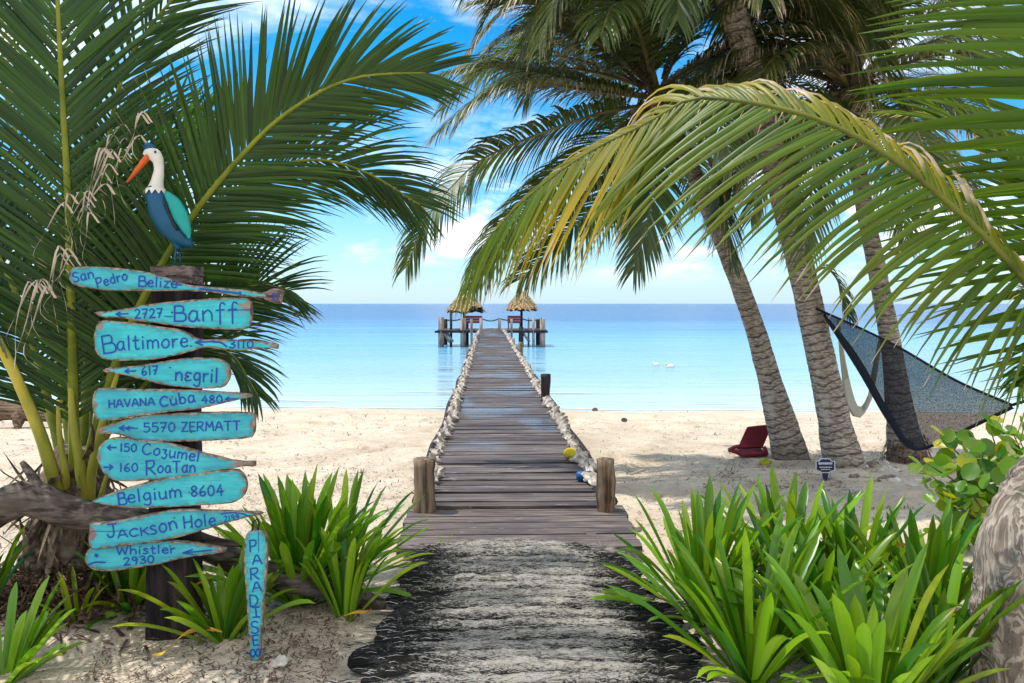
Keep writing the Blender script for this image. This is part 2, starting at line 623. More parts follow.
M['wornedge'] = noisy('worn_edge', (0.10, 0.075, 0.055), (0.33, 0.27, 0.21), scale=(30, 30, 30), bs=0.5)
M['paint'] = make_paint()
M['ink'] = plain('blue_lettering_paint', (0.010, 0.065, 0.40), 0.5)
M['drift'] = noisy('driftwood', (0.035, 0.027, 0.022), (0.17, 0.14, 0.118), scale=(5, 30, 30), bs=0.9, bd=0.02, c3=(0.08, 0.062, 0.05))
M['brownlog'] = noisy('brown_log', (0.05, 0.035, 0.025), (0.22, 0.15, 0.10), scale=(3, 25, 25), bs=0.8, bd=0.03)
M['bark'] = make_palm_bark()
M['gnarl'] = make_gnarl()
M['fibre'] = make_mat_fibre()
M['husk'] = noisy('palm_husk', (0.035, 0.024, 0.017), (0.19, 0.135, 0.09), scale=(30, 30, 5), bs=0.9, bd=0.02, c3=(0.24, 0.19, 0.14))
M['rachis'] = noisy('green_rachis', (0.10, 0.14, 0.015), (0.24, 0.26, 0.03), scale=(3, 3, 3), bs=0, rough=0.45)
M['petiole'] = noisy('yellow_petiole', (0.20, 0.22, 0.03), (0.48, 0.40, 0.06), scale=(4, 4, 1.5), bs=0, rough=0.4)
M['rachis_far'] = noisy('brown_rachis', (0.10, 0.09, 0.03), (0.22, 0.19, 0.07), scale=(3, 3, 3), bs=0, rough=0.5)
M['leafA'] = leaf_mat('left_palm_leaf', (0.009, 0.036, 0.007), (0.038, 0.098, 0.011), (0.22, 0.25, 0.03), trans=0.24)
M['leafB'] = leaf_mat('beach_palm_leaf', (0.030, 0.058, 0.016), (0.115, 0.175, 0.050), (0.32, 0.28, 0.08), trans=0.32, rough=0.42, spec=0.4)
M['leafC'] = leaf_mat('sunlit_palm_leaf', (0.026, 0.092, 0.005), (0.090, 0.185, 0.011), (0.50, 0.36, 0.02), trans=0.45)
M['lily'] = leaf_mat('lily_leaf', (0.026, 0.135, 0.007), (0.22, 0.44, 0.020), (0.50, 0.46, 0.03), trans=0.38, rough=0.3, spec=0.5, dryc=(0.55, 0.30, 0.06))
M['grape'] = leaf_mat('sea_grape_leaf', (0.04, 0.15, 0.012), (0.16, 0.32, 0.025), (0.65, 0.52, 0.03), trans=0.4, rough=0.35, spec=0.5)
M['straw'] = plain('dry_straw', (0.62, 0.52, 0.42), 0.7)
M['shell'] = noisy('shell', (0.30, 0.25, 0.21), (0.66, 0.60, 0.52), scale=(9, 9, 9), bs=0.3, rough=0.6, c3=(0.36, 0.30, 0.26))
M['stone'] = noisy('pale_stone', (0.42, 0.38, 0.33), (0.72, 0.68, 0.62), scale=(9, 9, 9), bs=0.5)
M['darkrock'] = noisy('dark_rock', (0.05, 0.04, 0.035), (0.14, 0.11, 0.09), scale=(9, 9, 9), bs=0.5)
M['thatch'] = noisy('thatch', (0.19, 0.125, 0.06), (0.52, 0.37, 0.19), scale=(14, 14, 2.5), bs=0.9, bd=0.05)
M['thatch_shade'] = noisy('shaded_thatch_underside', (0.03, 0.02, 0.015), (0.09, 0.06, 0.04), scale=(9, 9, 3), bs=0.5)  # darker copy of the thatch: shade under the roof put into the colour
M['redpaint'] = plain('maroon_paint', (0.20, 0.022, 0.030), 0.5)
M['redfabric'] = plain('dark_red_fabric', (0.15, 0.010, 0.020), 0.8)
M['rope'] = plain('teal_rope', (0.03, 0.14, 0.15), 0.8)
M['litter'] = noisy('leaf_litter', (0.05, 0.03, 0.02), (0.22, 0.13, 0.08), scale=(20, 20, 20), bs=0.6)
M['weed'] = plain('dry_seaweed', (0.11, 0.065, 0.045), 0.9)
M['birdblue'] = plain('bird_blue_paint', (0.005, 0.085, 0.18), 0.4)
M['birdteal'] = plain('bird_teal_paint', (0.010, 0.33, 0.30), 0.4)
M['birdwhite'] = plain('bird_white_paint', (0.74, 0.71, 0.64), 0.5)
M['birdorange'] = plain('bird_orange_paint', (0.66, 0.125, 0.02), 0.4)
M['black'] = plain('black_paint', (0.012, 0.012, 0.014), 0.4)
M['navy'] = plain('navy_plate', (0.022, 0.035, 0.10), 0.4)
M['white'] = plain('white_plate', (0.75, 0.76, 0.78), 0.5)
M['yellowhusk'] = noisy('yellow_husk', (0.45, 0.33, 0.02), (0.70, 0.58, 0.03), scale=(9, 9, 9), bs=0.2, c3=(0.35, 0.42, 0.05))
M['greenhusk'] = noisy('green_husk', (0.22, 0.28, 0.02), (0.48, 0.45, 0.05), scale=(9, 9, 9), bs=0.2)
M['bluefloat'] = plain('blue_plastic', (0.01, 0.10, 0.30), 0.4)
M['cream'] = plain('cream_cord', (0.62, 0.58, 0.48), 0.9)


def make_net():
    m, nt, b = new_mat('dark_netting', 0.9, 0.1)
    b.inputs['Base Color'].default_value = (0.022, 0.025, 0.034, 1)
    tr = node(nt, 'ShaderNodeBsdfTransparent')
    mx = node(nt, 'ShaderNodeMixShader', i_0=0.52)
    n = noise_n(nt, mapping(nt, obj_vec(nt), scale=(70, 70, 160)), 1.0, 2)
    nt.links.new(maprange(nt, n, 0.3, 0.7, 0.72, 0.94), mx.inputs[0])
    nt.links.new(tr.outputs[0], mx.inputs[1])
    nt.links.new(b.outputs[0], mx.inputs[2])
    nt.links.new(mx.outputs[0], nt.nodes['Material Output'].inputs[0])
    return m


M['net'] = make_net()
M['netedge'] = plain('dark_net_edge', (0.016, 0.018, 0.026), 0.9)


# ------------------------------------------------------------------ the setting: sand and sea
def vnoise(x, y, seed=0):
    xi, yi = np.floor(x).astype(np.int64), np.floor(y).astype(np.int64)
    xf, yf = x - xi, y - yi
    u, v = xf * xf * (3 - 2 * xf), yf * yf * (3 - 2 * yf)

    def h(a, b):
        n = (a * 374761393 + b * 668265263 + seed * 1442695041) & 0xFFFFFFFF
        n = ((n ^ (n >> 13)) * 1274126177) & 0xFFFFFFFF
        return ((n ^ (n >> 16)) & 0xFFFF) / 65535.0
    return (h(xi, yi) * (1 - u) + h(xi + 1, yi) * u) * (1 - v) + (h(xi, yi + 1) * (1 - u) + h(xi + 1, yi + 1) * u) * v


def axis(fine0, fine1, step, lo, hi, grow=1.18):
    a = list(np.arange(fine0, fine1 + 1e-6, step))
    s, x = step, fine1
    while x < hi:
        s *= grow
        x += s
        a.append(x)
    s, x = step, fine0
    b = []
    while x > lo:
        s *= grow
        x -= s
        b.append(x)
    return np.array(b[::-1] + a)


def build_sand():
    xs = axis(-4.5, 6.5, 0.035, -220, 220)
    ys = axis(2.6, 12.0, 0.035, -120, 60, 1.03)
    X, Y = np.meshgrid(xs, ys)
    sh = 18.7 - 0.055 * X
    t = np.clip((Y - 5.5) / (sh - 5.5), 0, None)
    Z = np.where(t <= 1, WATER * np.power(np.minimum(t, 1), 1.1), WATER - 0.9 * (t - 1))
    fade = np.clip((20.5 - Y) / 4, 0.15, 1)
    near = np.clip(1 - (np.abs(X) - 30) / 60, 0.2, 1)
    Z += fade * near * ((vnoise(X * 0.7, Y * 0.7, 1) - .5) * 0.10 + (vnoise(X * 2.3, Y * 2.3, 2) - .5) * 0.055
                        + (vnoise(X * 6, Y * 6, 3) - .5) * 0.026 + (vnoise(X * 15, Y * 15, 4) - .5) * 0.009)
    rs = np.random.RandomState(5)
    for i in range(420):                         # footprints and scuffs
        cx, cy = rs.uniform(-9, 10), rs.uniform(3.2, 16.5)
        a = rs.uniform(0, 6.28)
        rx, ry = rs.uniform(0.06, 0.10), rs.uniform(0.11, 0.2)
        ix = np.where(np.abs(xs - cx) < 0.7)[0]
        iy = np.where(np.abs(ys - cy) < 0.7)[0]
        if len(ix) == 0 or len(iy) == 0:
            continue
        sl = np.ix_(iy, ix)
        dx, dy = X[sl] - cx, Y[sl] - cy
        u, v = (dx * math.cos(a) + dy * math.sin(a)) / rx, (-dx * math.sin(a) + dy * math.cos(a)) / ry
        r2 = u * u + v * v
        Z[sl] += -0.030 * np.exp(-r2) + 0.014 * np.exp(-(np.sqrt(r2) - 1.6) ** 2 * 3)
    # the walk and the pier press the sand flat
    c = 0.21 - 0.0308 * Y
    under = (np.abs(X - c) < 0.95) & (Y > 2.0) & (Y < 14)
    Z = np.where(under, np.minimum(Z, np.where(Y < 5.0, -0.03, -0.06)), Z)
    ny, nx = X.shape
    V = np.stack([X.ravel(), Y.ravel(), Z.ravel()], 1)
    idx = np.arange(nx * ny).reshape(ny, nx)
    Fc = np.stack([idx[:-1, :-1].ravel(), idx[:-1, 1:].ravel(), idx[1:, 1:].ravel(), idx[1:, :-1].ravel()], 1)
    me = bpy.data.meshes.new('sand')
    me.vertices.add(len(V))
    me.vertices.foreach_set('co', V.astype(np.float32).ravel())
    me.loops.add(Fc.size)
    me.loops.foreach_set('vertex_index', Fc.ravel().astype(np.int32))
    me.polygons.add(len(Fc))
    me.polygons.foreach_set('loop_start', np.arange(0, Fc.size, 4, dtype=np.int32))
    me.polygons.foreach_set('use_smooth', np.ones(len(Fc), dtype=bool))
    me.materials.append(M['sand'])
    me.update(calc_edges=True)
    o = bpy.data.objects.new('sand', me)
    COL.objects.link(o)
    tag(o, 'pale trampled beach sand with footprints and dark specks', 'sand', kind='structure')


build_sand()
mb = MB()
xs_ = [-12000, -300, -60, 0, 60, 300, 12000]
ys_ = [15.5, 60, 300, 12000]
for j in range(len(ys_) - 1):
    for i in range(len(xs_) - 1):
        mb.add([(xs_[i], ys_[j], WATER), (xs_[i + 1], ys_[j], WATER), (xs_[i + 1], ys_[j + 1], WATER), (xs_[i], ys_[j + 1], WATER)], [(0, 1, 2, 3)])
tag(mb.build('sea', M['water'], smooth=False), 'calm turquoise sea turning deep blue at the horizon', 'sea', kind='structure')


M['foam'] = plain('sea_foam', (0.80, 0.84, 0.84), 0.6)
mb = MB()
vs = []
xs_f = np.arange(-40, 40, 0.12)
for x in xs_f:
    yw = shore(x) - 0.05 + 0.22 * noise.noise(Vector((x * 0.8, 1, 0))) + 0.08 * noise.noise(Vector((x * 4, 2, 0)))
    sh_ = 18.7 - 0.055 * x
    yw = sh_ + 0.25 + 0.25 * noise.noise(Vector((x * 0.5, 1, 0))) + 0.06 * noise.noise(Vector((x * 4, 2, 0)))
    wd_ = 0.05 + 0.10 * max(0, noise.noise(Vector((x * 0.9, 5, 3))) + 0.4) + 0.04 * noise.noise(Vector((x * 6, 0, 9)))
    vs += [(x, yw, WATER + 0.012), (x, yw + max(wd_, 0.01), WATER + 0.012)]
mb.add(vs, [(2 * i, 2 * i + 2, 2 * i + 3, 2 * i + 1) for i in range(len(xs_f) - 1)])
for off_, thr in ((1.6, 0.05), (3.6, 0.15)):
    vs = []
    for x in xs_f:
        yw = 18.7 - 0.055 * x + off_ + 0.5 * noise.noise(Vector((x * 0.25, off_, 0))) + 0.06 * noise.noise(Vector((x * 3, off_, 0)))
        wd_ = max(0.0, (noise.noise(Vector((x * 0.35, off_, 4))) - thr) * 0.35 + 0.03 * noise.noise(Vector((x * 5, 1, off_))))
        vs += [(x, yw, WATER + 0.012), (x, yw + wd_ + 0.001, WATER + 0.012)]
    mb.add(vs, [(2 * i, 2 * i + 2, 2 * i + 3, 2 * i + 1) for i in range(len(xs_f) - 1)])
tag(mb.build('sea_foam', M['foam'], smooth=False), 'thin broken lines of white foam along the waterline', 'foam', kind='stuff')

# ------------------------------------------------------------------ pier
def pcx(y):
    return 0.21 - 0.0308 * y


DZ = 0.10
pier = thing('wooden_pier', (pcx(6), 6, 0), 'long weathered grey plank pier running from the sand out over the sea', 'pier')
rng = random.Random(3)
mb = MB()
y = 5.93
while y < 46.2:
    d = rng.uniform(0.12, 0.165)
    hw = 0.77
    a, b = -hw + rng.uniform(-0.03, 0.03), hw + rng.uniform(-0.03, 0.03)
    rot = Matrix.Rotation(R(rng.uniform(-0.5, 0.5)) + 0.0308, 3, 'Z') @ Matrix.Rotation(R(rng.uniform(-0.35, 0.35)), 3, 'Y')
    mb.box((pcx(y) + (a + b) / 2, y + d / 2, DZ - 0.02 + rng.uniform(-0.007, 0.007)), (b - a, d - rng.uniform(0.010, 0.026), 0.04), rot, col=(0.5, rng.random(), 0, 1))
    y += d
mb.build('deck', M['deck'], pier, smooth=False)
mb = MB()
y = 4.98
i = 0
while y < 5.9:
    d = 0.152
    hw = 0.80 + 0.04 * (y - 5)
    rot = Matrix.Rotation(R(rng.uniform(-0.5, 0.5)) + 0.0308, 3, 'Z')
    mb.box((pcx(y) + rng.uniform(-.015, .015), y + d / 2, DZ - 0.055 + rng.uniform(-0.004, 0.004)), (hw * 2, d - 0.014, 0.045), rot, col=(0.5, rng.random() * 0.6, 0, 1))
    y += d
mb.build('entry_platform', M['deck'], pier, smooth=False)
for s in (-1, 1):
    mb = MB()
    pts = [(pcx(y_) + s * 0.66, y_, DZ - 0.12) for y_ in np.linspace(6.0, 46, 30)]
    for p, q in zip(pts[:-1], pts[1:]):
        mid = (Vector(p) + Vector(q)) / 2
        mb.box(mid, (0.09, (Vector(q) - Vector(p)).length + 0.01, 0.15), Matrix.Rotation(0.0308, 3, 'Z'))
    mb.build('stringer_beam', M['dark_timber'], pier, smooth=False)


def post(px, pyt, pyb, Y, wpx, mat, flat=None, sq=False, lean=0.0, seed=0):
    """log standing up beside the deck"""
    p0 = at(px, pyb, Y)
    p1 = at(px + lean, pyt, Y)
    r = wpx * Y / F / 2
    mb = MB()
    n = 14
    mb.tube([p0.lerp(p1, t) for t in np.linspace(-0.15, 1, 9)], [r * (1.0 + 0.05 * math.sin(7 * t + seed)) for t in np.linspace(0, 1, 9)], n, rough=0.16, rs=1.6 / r * 0.35, seed=seed)
    # worn, domed top with cracks
    top = at(px + lean, pyt, Y)
    o = mb.build('post', mat, pier)
    return o


post(424.5, 459, 509, 5.90, 22, M['timber'], seed=1)
post(605.5, 459, 510, 5.90, 19, M['timber'], seed=4)
post(545.5, 374, 400, 12.4, 9.5, M['dark_timber'], seed=2)
post(468.5, 349, 372, 24, 4.6, M['timber'], seed=3)
post(520.5, 342, 356, 26, 4.8, M['timber'], seed=5)
post(513.5, 338, 349, 31, 3.4, M['pile'], seed=6)
post(478, 334, 346, 33, 3.2, M['pile'], seed=7)
post(471.5, 319, 344, 43, 2.6, M['pile'], seed=8)
post(511.5, 319, 338, 43, 2.4, M['pile'], seed=8)
# piles under the deck
for k, yy in enumerate(np.arange(9, 46, 4.6)):
    for s in (-1, 1):
        mb = MB()
        x = pcx(yy) + s * 0.70
        mb.tube([(x, yy, -1.9), (x, yy, -0.9), (x, yy, DZ - 0.05)], 0.085, 9, rough=0.1, seed=k)
        mb.build('pile', M['pile'], pier)

# the T-shaped head
TY0, TY1 = 46.0, 49.4
TX0, TX1 = at(438, 330, 46.5).x, at(545, 330, 46.5).x
mb = MB()
x = TX0
while x < TX1:
    mb.box((x + 0.09, (TY0 + TY1) / 2, DZ - 0.03 + rng.uniform(-.006, .006)), (0.165, TY1 - TY0, 0.05), col=(0.5, rng.random(), 0, 1))
    x += 0.18
mb.build('head_deck', M['deck'], pier, smooth=False)
mb = MB()
for yy in (TY0 + 0.1, TY1 - 0.2):
    mb.box(((TX0 + TX1) / 2, yy, DZ - 0.12), (TX1 - TX0 + 0.3, 0.14, 0.13))
mb.build('head_beam', M['dark_timber'], pier, smooth=False)
for k, (px, w, top, yy, mt) in enumerate([(441, 6.0, 317, 46.2, 'pile'), (445.5, 4, 319, 48.6, 'dark_timber'), (451, 2.6, 310, 46.4, 'dark_timber'), (463, 6.0, 318, 46.2, 'pile'),
                                      (466.5, 4.5, 321, 48.8, 'dark_timber'), (481, 3.4, 318, 46.3, 'pile'), (499.5, 3.0, 319, 46.3, 'pile'), (521, 5.0, 327, 46.2, 'dark_timber'), (528.5, 2.0, 318, 48.8, 'pile'),
                                      (533.5, 2.6, 317, 46.1, 'pile'), (538, 4.4, 319, 48.8, 'dark_timber'), (542.5, 5.6, 319, 46.2, 'pile')]):
    mb = MB()
    a, b = at(px, 352, yy), at(px, top, yy)
    mb.tube([a, a.lerp(b, .5), b], w * yy / F / 2, 9, rough=0.12, seed=k)
    mb.build('pile', M[mt], pier)
for (x0, y0, x1, y1) in ((443, 331, 450, 343), (446, 331, 453, 342), (523, 333, 529.5, 342)):
    mb = MB()
    mb.tube([at(x0, y0, 46.25), at(x1, y1, 46.25)], 0.075, 7)
    mb.build('brace', M['pile'], pier)
for (x0, x1, yy, sag) in ((482, 499, 46.4, 2.4), (499, 521, 48.7, 1.8), (521, 542, 48.7, 2.0), (441, 463, 48.7, 2.0)):
    mb = MB()
    mb.tube([at(x0 + (x1 - x0) * t, 318.5 + sag * 4 * t * (1 - t), yy) for t in np.linspace(0, 1, 9)], 0.045, 6)
    mb.build('rope_rail', M['rope'], pier)
# black hose along both edges of the deck
for s in (-1, 1):
    mb = MB()
    mb.tube([(pcx(y_) + s * (0.80 + 0.02 * math.sin(y_ * 1.7)), y_, DZ - 0.015) for y_ in np.linspace(6.1, 40, 70)], 0.032, 7, rough=0.2, rs=4)
    mb.build('edge_rope', M['dark_timber'], pier)


# thatched umbrellas and benches on the head of the pier
def umbrella(px, apex, eave, half, Y, label, hole, pole_px):
    base = at(pole_px, 329, Y)
    base.z = DZ
    t = thing('thatched_umbrella', base, label, 'beach umbrella', 'thatched umbrellas at the end of the pier')
    c = at(px, eave, Y)
    zt = at(px, apex, Y).z
    r = half * Y / F
    mb = MB()
    mb.tube([base, (base.x, base.y, c.z), (c.x, c.y, zt - 0.1)], 0.075, 8, rough=0.1)
    mb.build('pole', M['dark_timber'], t)
    rg = random.Random(int(px))
    mb = MB()
    n, rows = 40, 7
    vs, fs = [], []
    for j in range(rows + 1):
        v = j / rows
        for i in range(n):
            a = 2 * math.pi * i / n
            rr = r * (0.05 + 0.95 * v ** 0.88) * (1 + 0.05 * noise.noise(Vector((math.cos(a) * 3, math.sin(a) * 3, v * 4 + px))))
            z = zt + (c.z - zt) * v
            if j == rows:
                z += rg.uniform(-0.10, 0.03)
                if hole and 0.0 < (a % 6.283) and 5.0 < a < 6.1:
                    z += 0.28
            vs.append((c.x + rr * math.cos(a), c.y + rr * math.sin(a), z))
    for j in range(rows):
        for i in range(n):
            i2 = (i + 1) % n
            fs.append((j * n + i, (j + 1) * n + i, (j + 1) * n + i2, j * n + i2))
    mb.add(vs, fs)
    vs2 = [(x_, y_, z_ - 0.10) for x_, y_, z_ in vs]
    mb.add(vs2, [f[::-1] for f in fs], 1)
    # shaggy ends
    for i in range(260):
        a = rg.uniform(0, 6.283)
        v = rg.uniform(0.25, 1.0)
        rr = r * (0.06 + 0.96 * v ** 0.88)
        p = Vector((c.x + rr * math.cos(a), c.y + rr * math.sin(a), zt + (c.z - zt) * v + 0.03))
        if hole and v > 0.8 and 5.0 < a < 6.1:
            continue
        d = Vector((math.cos(a) * r, math.sin(a) * r, (c.z - zt))).normalized()
        s = Vector((-math.sin(a), math.cos(a), 0)) * rg.uniform(0.03, 0.06)
        e = p + d * rg.uniform(0.15, 0.3) + Vector((math.cos(a), math.sin(a), 0)) * 0.05
        mb.add([p - s, p + s, e + s * 0.6, e - s * 0.6], [(0, 1, 2, 3)])
    mb.build('thatch', [M['thatch'], M['thatch_shade']], t)


umbrella(465.5, 290.5, 310.5, 18.5, 47.6, 'left thatched umbrella on the pier head, its brim gaping on one side', True, 464)
umbrella(522.0, 290.5, 308.5, 15.5, 47.4, 'neat cone-shaped thatched umbrella on the right of the pier head', False, 521.5)


def bench(x0, x1, Y, label):
    c = at((x0 + x1) / 2, 330, Y)
    c.z = DZ
    w = (x1 - x0) * Y / F
    t = thing('bench', c, label, 'bench', 'red benches at the end of the pier')
    mb = MB()
    for k in range(3):
        mb.box((c.x, c.y - 0.02, DZ + 0.43 + k * 0.155), (w, 0.04, 0.14), Matrix.Rotation(R(-8), 3, 'X'))
    mb.build('backrest', M['redpaint'], t, smooth=False)
    mb = MB()
    for k in range(3):
        mb.box((c.x, c.y + 0.12 + 0.15 * k, DZ + 0.38), (w, 0.13, 0.04))
    mb.build('seat', M['redpaint'], t, smooth=False)
    for sx_ in (-1, 1):
        for yy in (0.0, 0.45):
            mb = MB()
            mb.box((c.x + sx_ * (w / 2 - 0.06), c.y + yy, DZ + 0.19), (0.07, 0.07, 0.37))
            mb.build('leg', M['redpaint'], t, smooth=False)


bench(463, 482, 47.2, 'dark red slatted bench under the gaping left thatched umbrella')
bench(507.5, 521, 47.0, 'dark red slatted bench under the neat right thatched umbrella')


# conch shells along the deck
def conch(seed):
    rg = random.Random(seed)
    mb = MB()
    prof = [(-0.125, 0.004), (-0.09, 0.022), (-0.04, 0.045), (0.0, 0.066), (0.035, 0.078), (0.052, 0.060), (0.066, 0.046), (0.085, 0.030), (0.105, 0.016), (0.125, 0.003)]
    n = 14
    vs, fs = [], []
    for j, (x_, r_) in enumerate(prof):
        for i in range(n):
            a = 2 * math.pi * i / n + j * 0.25
            k = 1 + 0.10 * rg.uniform(-1, 1)
            if 3 <= j <= 5 and i % 3 == 0:
                k *= 1.55
            if j in (1, 2, 3, 4) and i in (0, 1):
                k *= 1.45                      # flared lip
            vs.append((x_ + 0.01 * rg.uniform(-1, 1), r_ * k * math.cos(a), r_ * k * math.sin(a) * 0.85 + 0.055))
    for j in range(len(prof) - 1):
        for i in range(n):
            i2 = (i + 1) % n
            fs.append((j * n + i, j * n + i2, (j + 1) * n + i2, (j + 1) * n + i))
    mb.add(vs, fs)
    return mb


protos = [conch(s).build('conch_shell', M['shell'], smooth=False) for s in (1, 2, 3)]
first = [True] * 3
rng = random.Random(11)
for s in (-1, 1):
    y = 6.2 if s < 0 else 6.45
    while y < 43:
        k = rng.randrange(3)
        if first[k]:
            o, first[k] = protos[k], False
        else:
            o = protos[k].copy()
            COL.objects.link(o)
        sc = rng.uniform(0.48, 0.85)
        o.location = (pcx(y) + s * (0.71 + rng.uniform(-0.045, 0.03)), y, DZ + 0.002)
        a = (0 if s > 0 else math.pi) + rng.uniform(-1.1, 1.1) + (R(25) if s > 0 else R(-25))
        o.rotation_euler = (rng.uniform(-0.3, 0.3), rng.uniform(-0.15, 0.15), a + math.pi * rng.choice((0, 0, 1)))
        o.scale = (sc, sc, sc)
        tag(o, 'bleached conch shell in the row along the %s edge of the pier' % ('left' if s < 0 else 'right'), 'shell', 'conch shells along the %s pier edge' % ('left' if s < 0 else 'right'))
        y += rng.uniform(0.16, 0.30) * (1 + 0.006 * max(0, y - 10))
p = Vector((pcx(7.72) + 0.61, 7.72, DZ))
mb = MB()
mb.ball(p + Vector((0, 0, 0.055)), (0.072, 0.062, 0.056), 16, 10, rough=0.06)
mb.tube([p + Vector((0.066, 0.0, 0.06)), p + Vector((0.09, 0.0, 0.063))], [0.014, 0.009], 8)
tag(mb.build('coconut', M['yellowhusk'], origin=p), 'yellow coconut among the shells at the right edge of the pier', 'coconut')
p = Vector((pcx(6.75) + 0.63, 6.75, DZ))
mb = MB()
mb.tube([p + Vector((-0.07, 0, 0.045)), p + Vector((-0.05, 0, 0.045)), p + Vector((0.04, 0, 0.045)), p + Vector((0.06, 0, 0.045)), p + Vector((0.095, 0, 0.045))], [0.03, 0.044, 0.044, 0.02, 0.017], 12)
tag(mb.build('float', M['bluefloat'], origin=p), 'dark blue plastic float among shells behind the right front post', 'float')


# ------------------------------------------------------------------ the fibre walk in the foreground
walk = thing('fibre_walkway', (0.08, 4.2, 0), 'walkway of rolled black fibre worn white down the middle', 'walkway')
rng = random.Random(8)
loose = MB()
nroll = 17
for k in range(nroll):
    t = k / (nroll - 1)
    Yc = 4.93 - t * 1.90
    cx = pcx(Yc) - 0.02 + rng.uniform(-0.02, 0.02)
    if k == 0:
        xl, xr = cx - 0.64, cx + 0.50
    else:
        xl = cx - (0.62 + 0.12 * min(1, t * 1.5)) + rng.uniform(-0.07, 0.07) - (0.08 if k % 3 == 0 else 0)
        xr = cx + (0.72 + 0.05 * t) + rng.uniform(-0.06, 0.06)
    r0 = rng.uniform(0.056, 0.072)
    mb = MB()
    m, n = 90, 14
    vs, cs, fs = [], [], []
    bow = rng.uniform(0.10, 0.17)
    for i in range(m + 1):
        u = i / m
        x = xl + (xr - xl) * u
        e = abs(u - 0.5) * 2
        end = max(0.0, min(1.0, (1 - e) * 9)) ** 0.5
        yy = Yc - bow * max(0, e - 0.45) ** 1.6 * 1.4 + 0.012 * noise.noise(Vector((x * 2.2, k * 1.7, 0)))
        rr = r0 * (0.30 + 0.70 * end) * (1 + 0.10 * e)
        lump = 0.02 * noise.noise(Vector((x * 3, k * 3.1, 5)))
        zc_ = 0.035 + lump + 0.020 * (1 - e * e)
        for j in range(n):
            a = 2 * math.pi * j / n
            d = Vector((0, math.cos(a), math.sin(a) * 0.85))
            q = Vector((x * 9, yy * 30 + k, math.sin(a) * 3 + math.cos(a) * 2))
            f = 1 + 0.20 * noise.fractal(q, 0.9, 2.0, 4) + 0.10 * noise.noise(Vector((x * 40, k + math.sin(a) * 6, math.cos(a) * 6)))
            vs.append((x + 0.02 * noise.noise(Vector((a * 2, k, u * 8))), yy + d.y * rr * 0.86 * f, zc_ + d.z * rr * 1.15 * f))
            cs.append((u, rng.random() * 0.0 + (k * 0.618) % 1, max(0.0, math.sin(a - 0.25)), 1))
    for i in range(m):
        for j in range(n):
            j2 = (j + 1) % n
            fs.append((i * n + j, (i + 1) * n + j, (i + 1) * n + j2, i * n + j2))
    fs.append(tuple(range(n)))
    fs.append(tuple(m * n + j for j in range(n - 1, -1, -1)))
    mb.add(vs, fs, 0, cs)
    mb.build('fibre_roll', M['fibre'], walk)
    for i in range(260):
        u = min(max(rng.gauss(0.5, 0.27), 0.0), 1.0)
        if rng.random() < 0.3:
            u = rng.choice((rng.uniform(0, 0.06), rng.uniform(0.94, 1)))
        x = xl + (xr - xl) * u
        e = abs(u - 0.5) * 2
        a = rng.uniform(0.3, 2.8)
        yy = Yc - bow * max(0, e - 0.45) ** 1.6 * 1.4
        p = Vector((x, yy + math.cos(a) * r0 * 1.05, 0.05 + 0.020 * (1 - e * e) + math.sin(a) * r0 * 0.9))
        d = Vector((rng.choice((-1, 1)) * rng.uniform(0.6, 1), rng.uniform(-0.25, 0.15), rng.uniform(-0.1, 0.12))).normalized()
        L = rng.uniform(0.03, 0.09)
        w = Vector((0, 0.6, 0.6)) * rng.uniform(0.0007, 0.0016)
        white = rng.random() < (0.5 - 0.6 * max(0, e - 0.35))
        q = p + d * L * 0.5 + Vector((0, 0, 0.006))
        r_ = p + d * L + Vector((0, rng.uniform(-.01, .01), rng.uniform(-0.012, 0.006)))
        loose.add([p - w, p + w, q + w, q - w, r_], [(0, 1, 2, 3), (3, 2, 4)], 0 if white else 1)
M['fibrew'] = plain('bleached_fibre', (0.45, 0.42, 0.37), 0.9)
o = loose.build('loose_fibre', [M['fibrew'], M['black']], walk, smooth=False)
o['kind'] = 'stuff'
# frayed pale tuft at the far right end of the first roll
mb = MB()
c = Vector((pcx(4.9) + 0.52, 4.93, 0.07))
for i in range(150):
    d = Vector((rng.gauss(0.35, 0.6), rng.gauss(-0.1, 0.5), abs(rng.gauss(0.3, 0.45)))).normalized()
    L = rng.uniform(0.06, 0.13)
    w = d.orthogonal().normalized() * 0.002
    mb.add([c - w, c + w, c + d * L + Vector((0, 0, -0.02))], [(0, 1, 2)])
mb.build('frayed_tuft', M['fibrew'], walk, smooth=False)


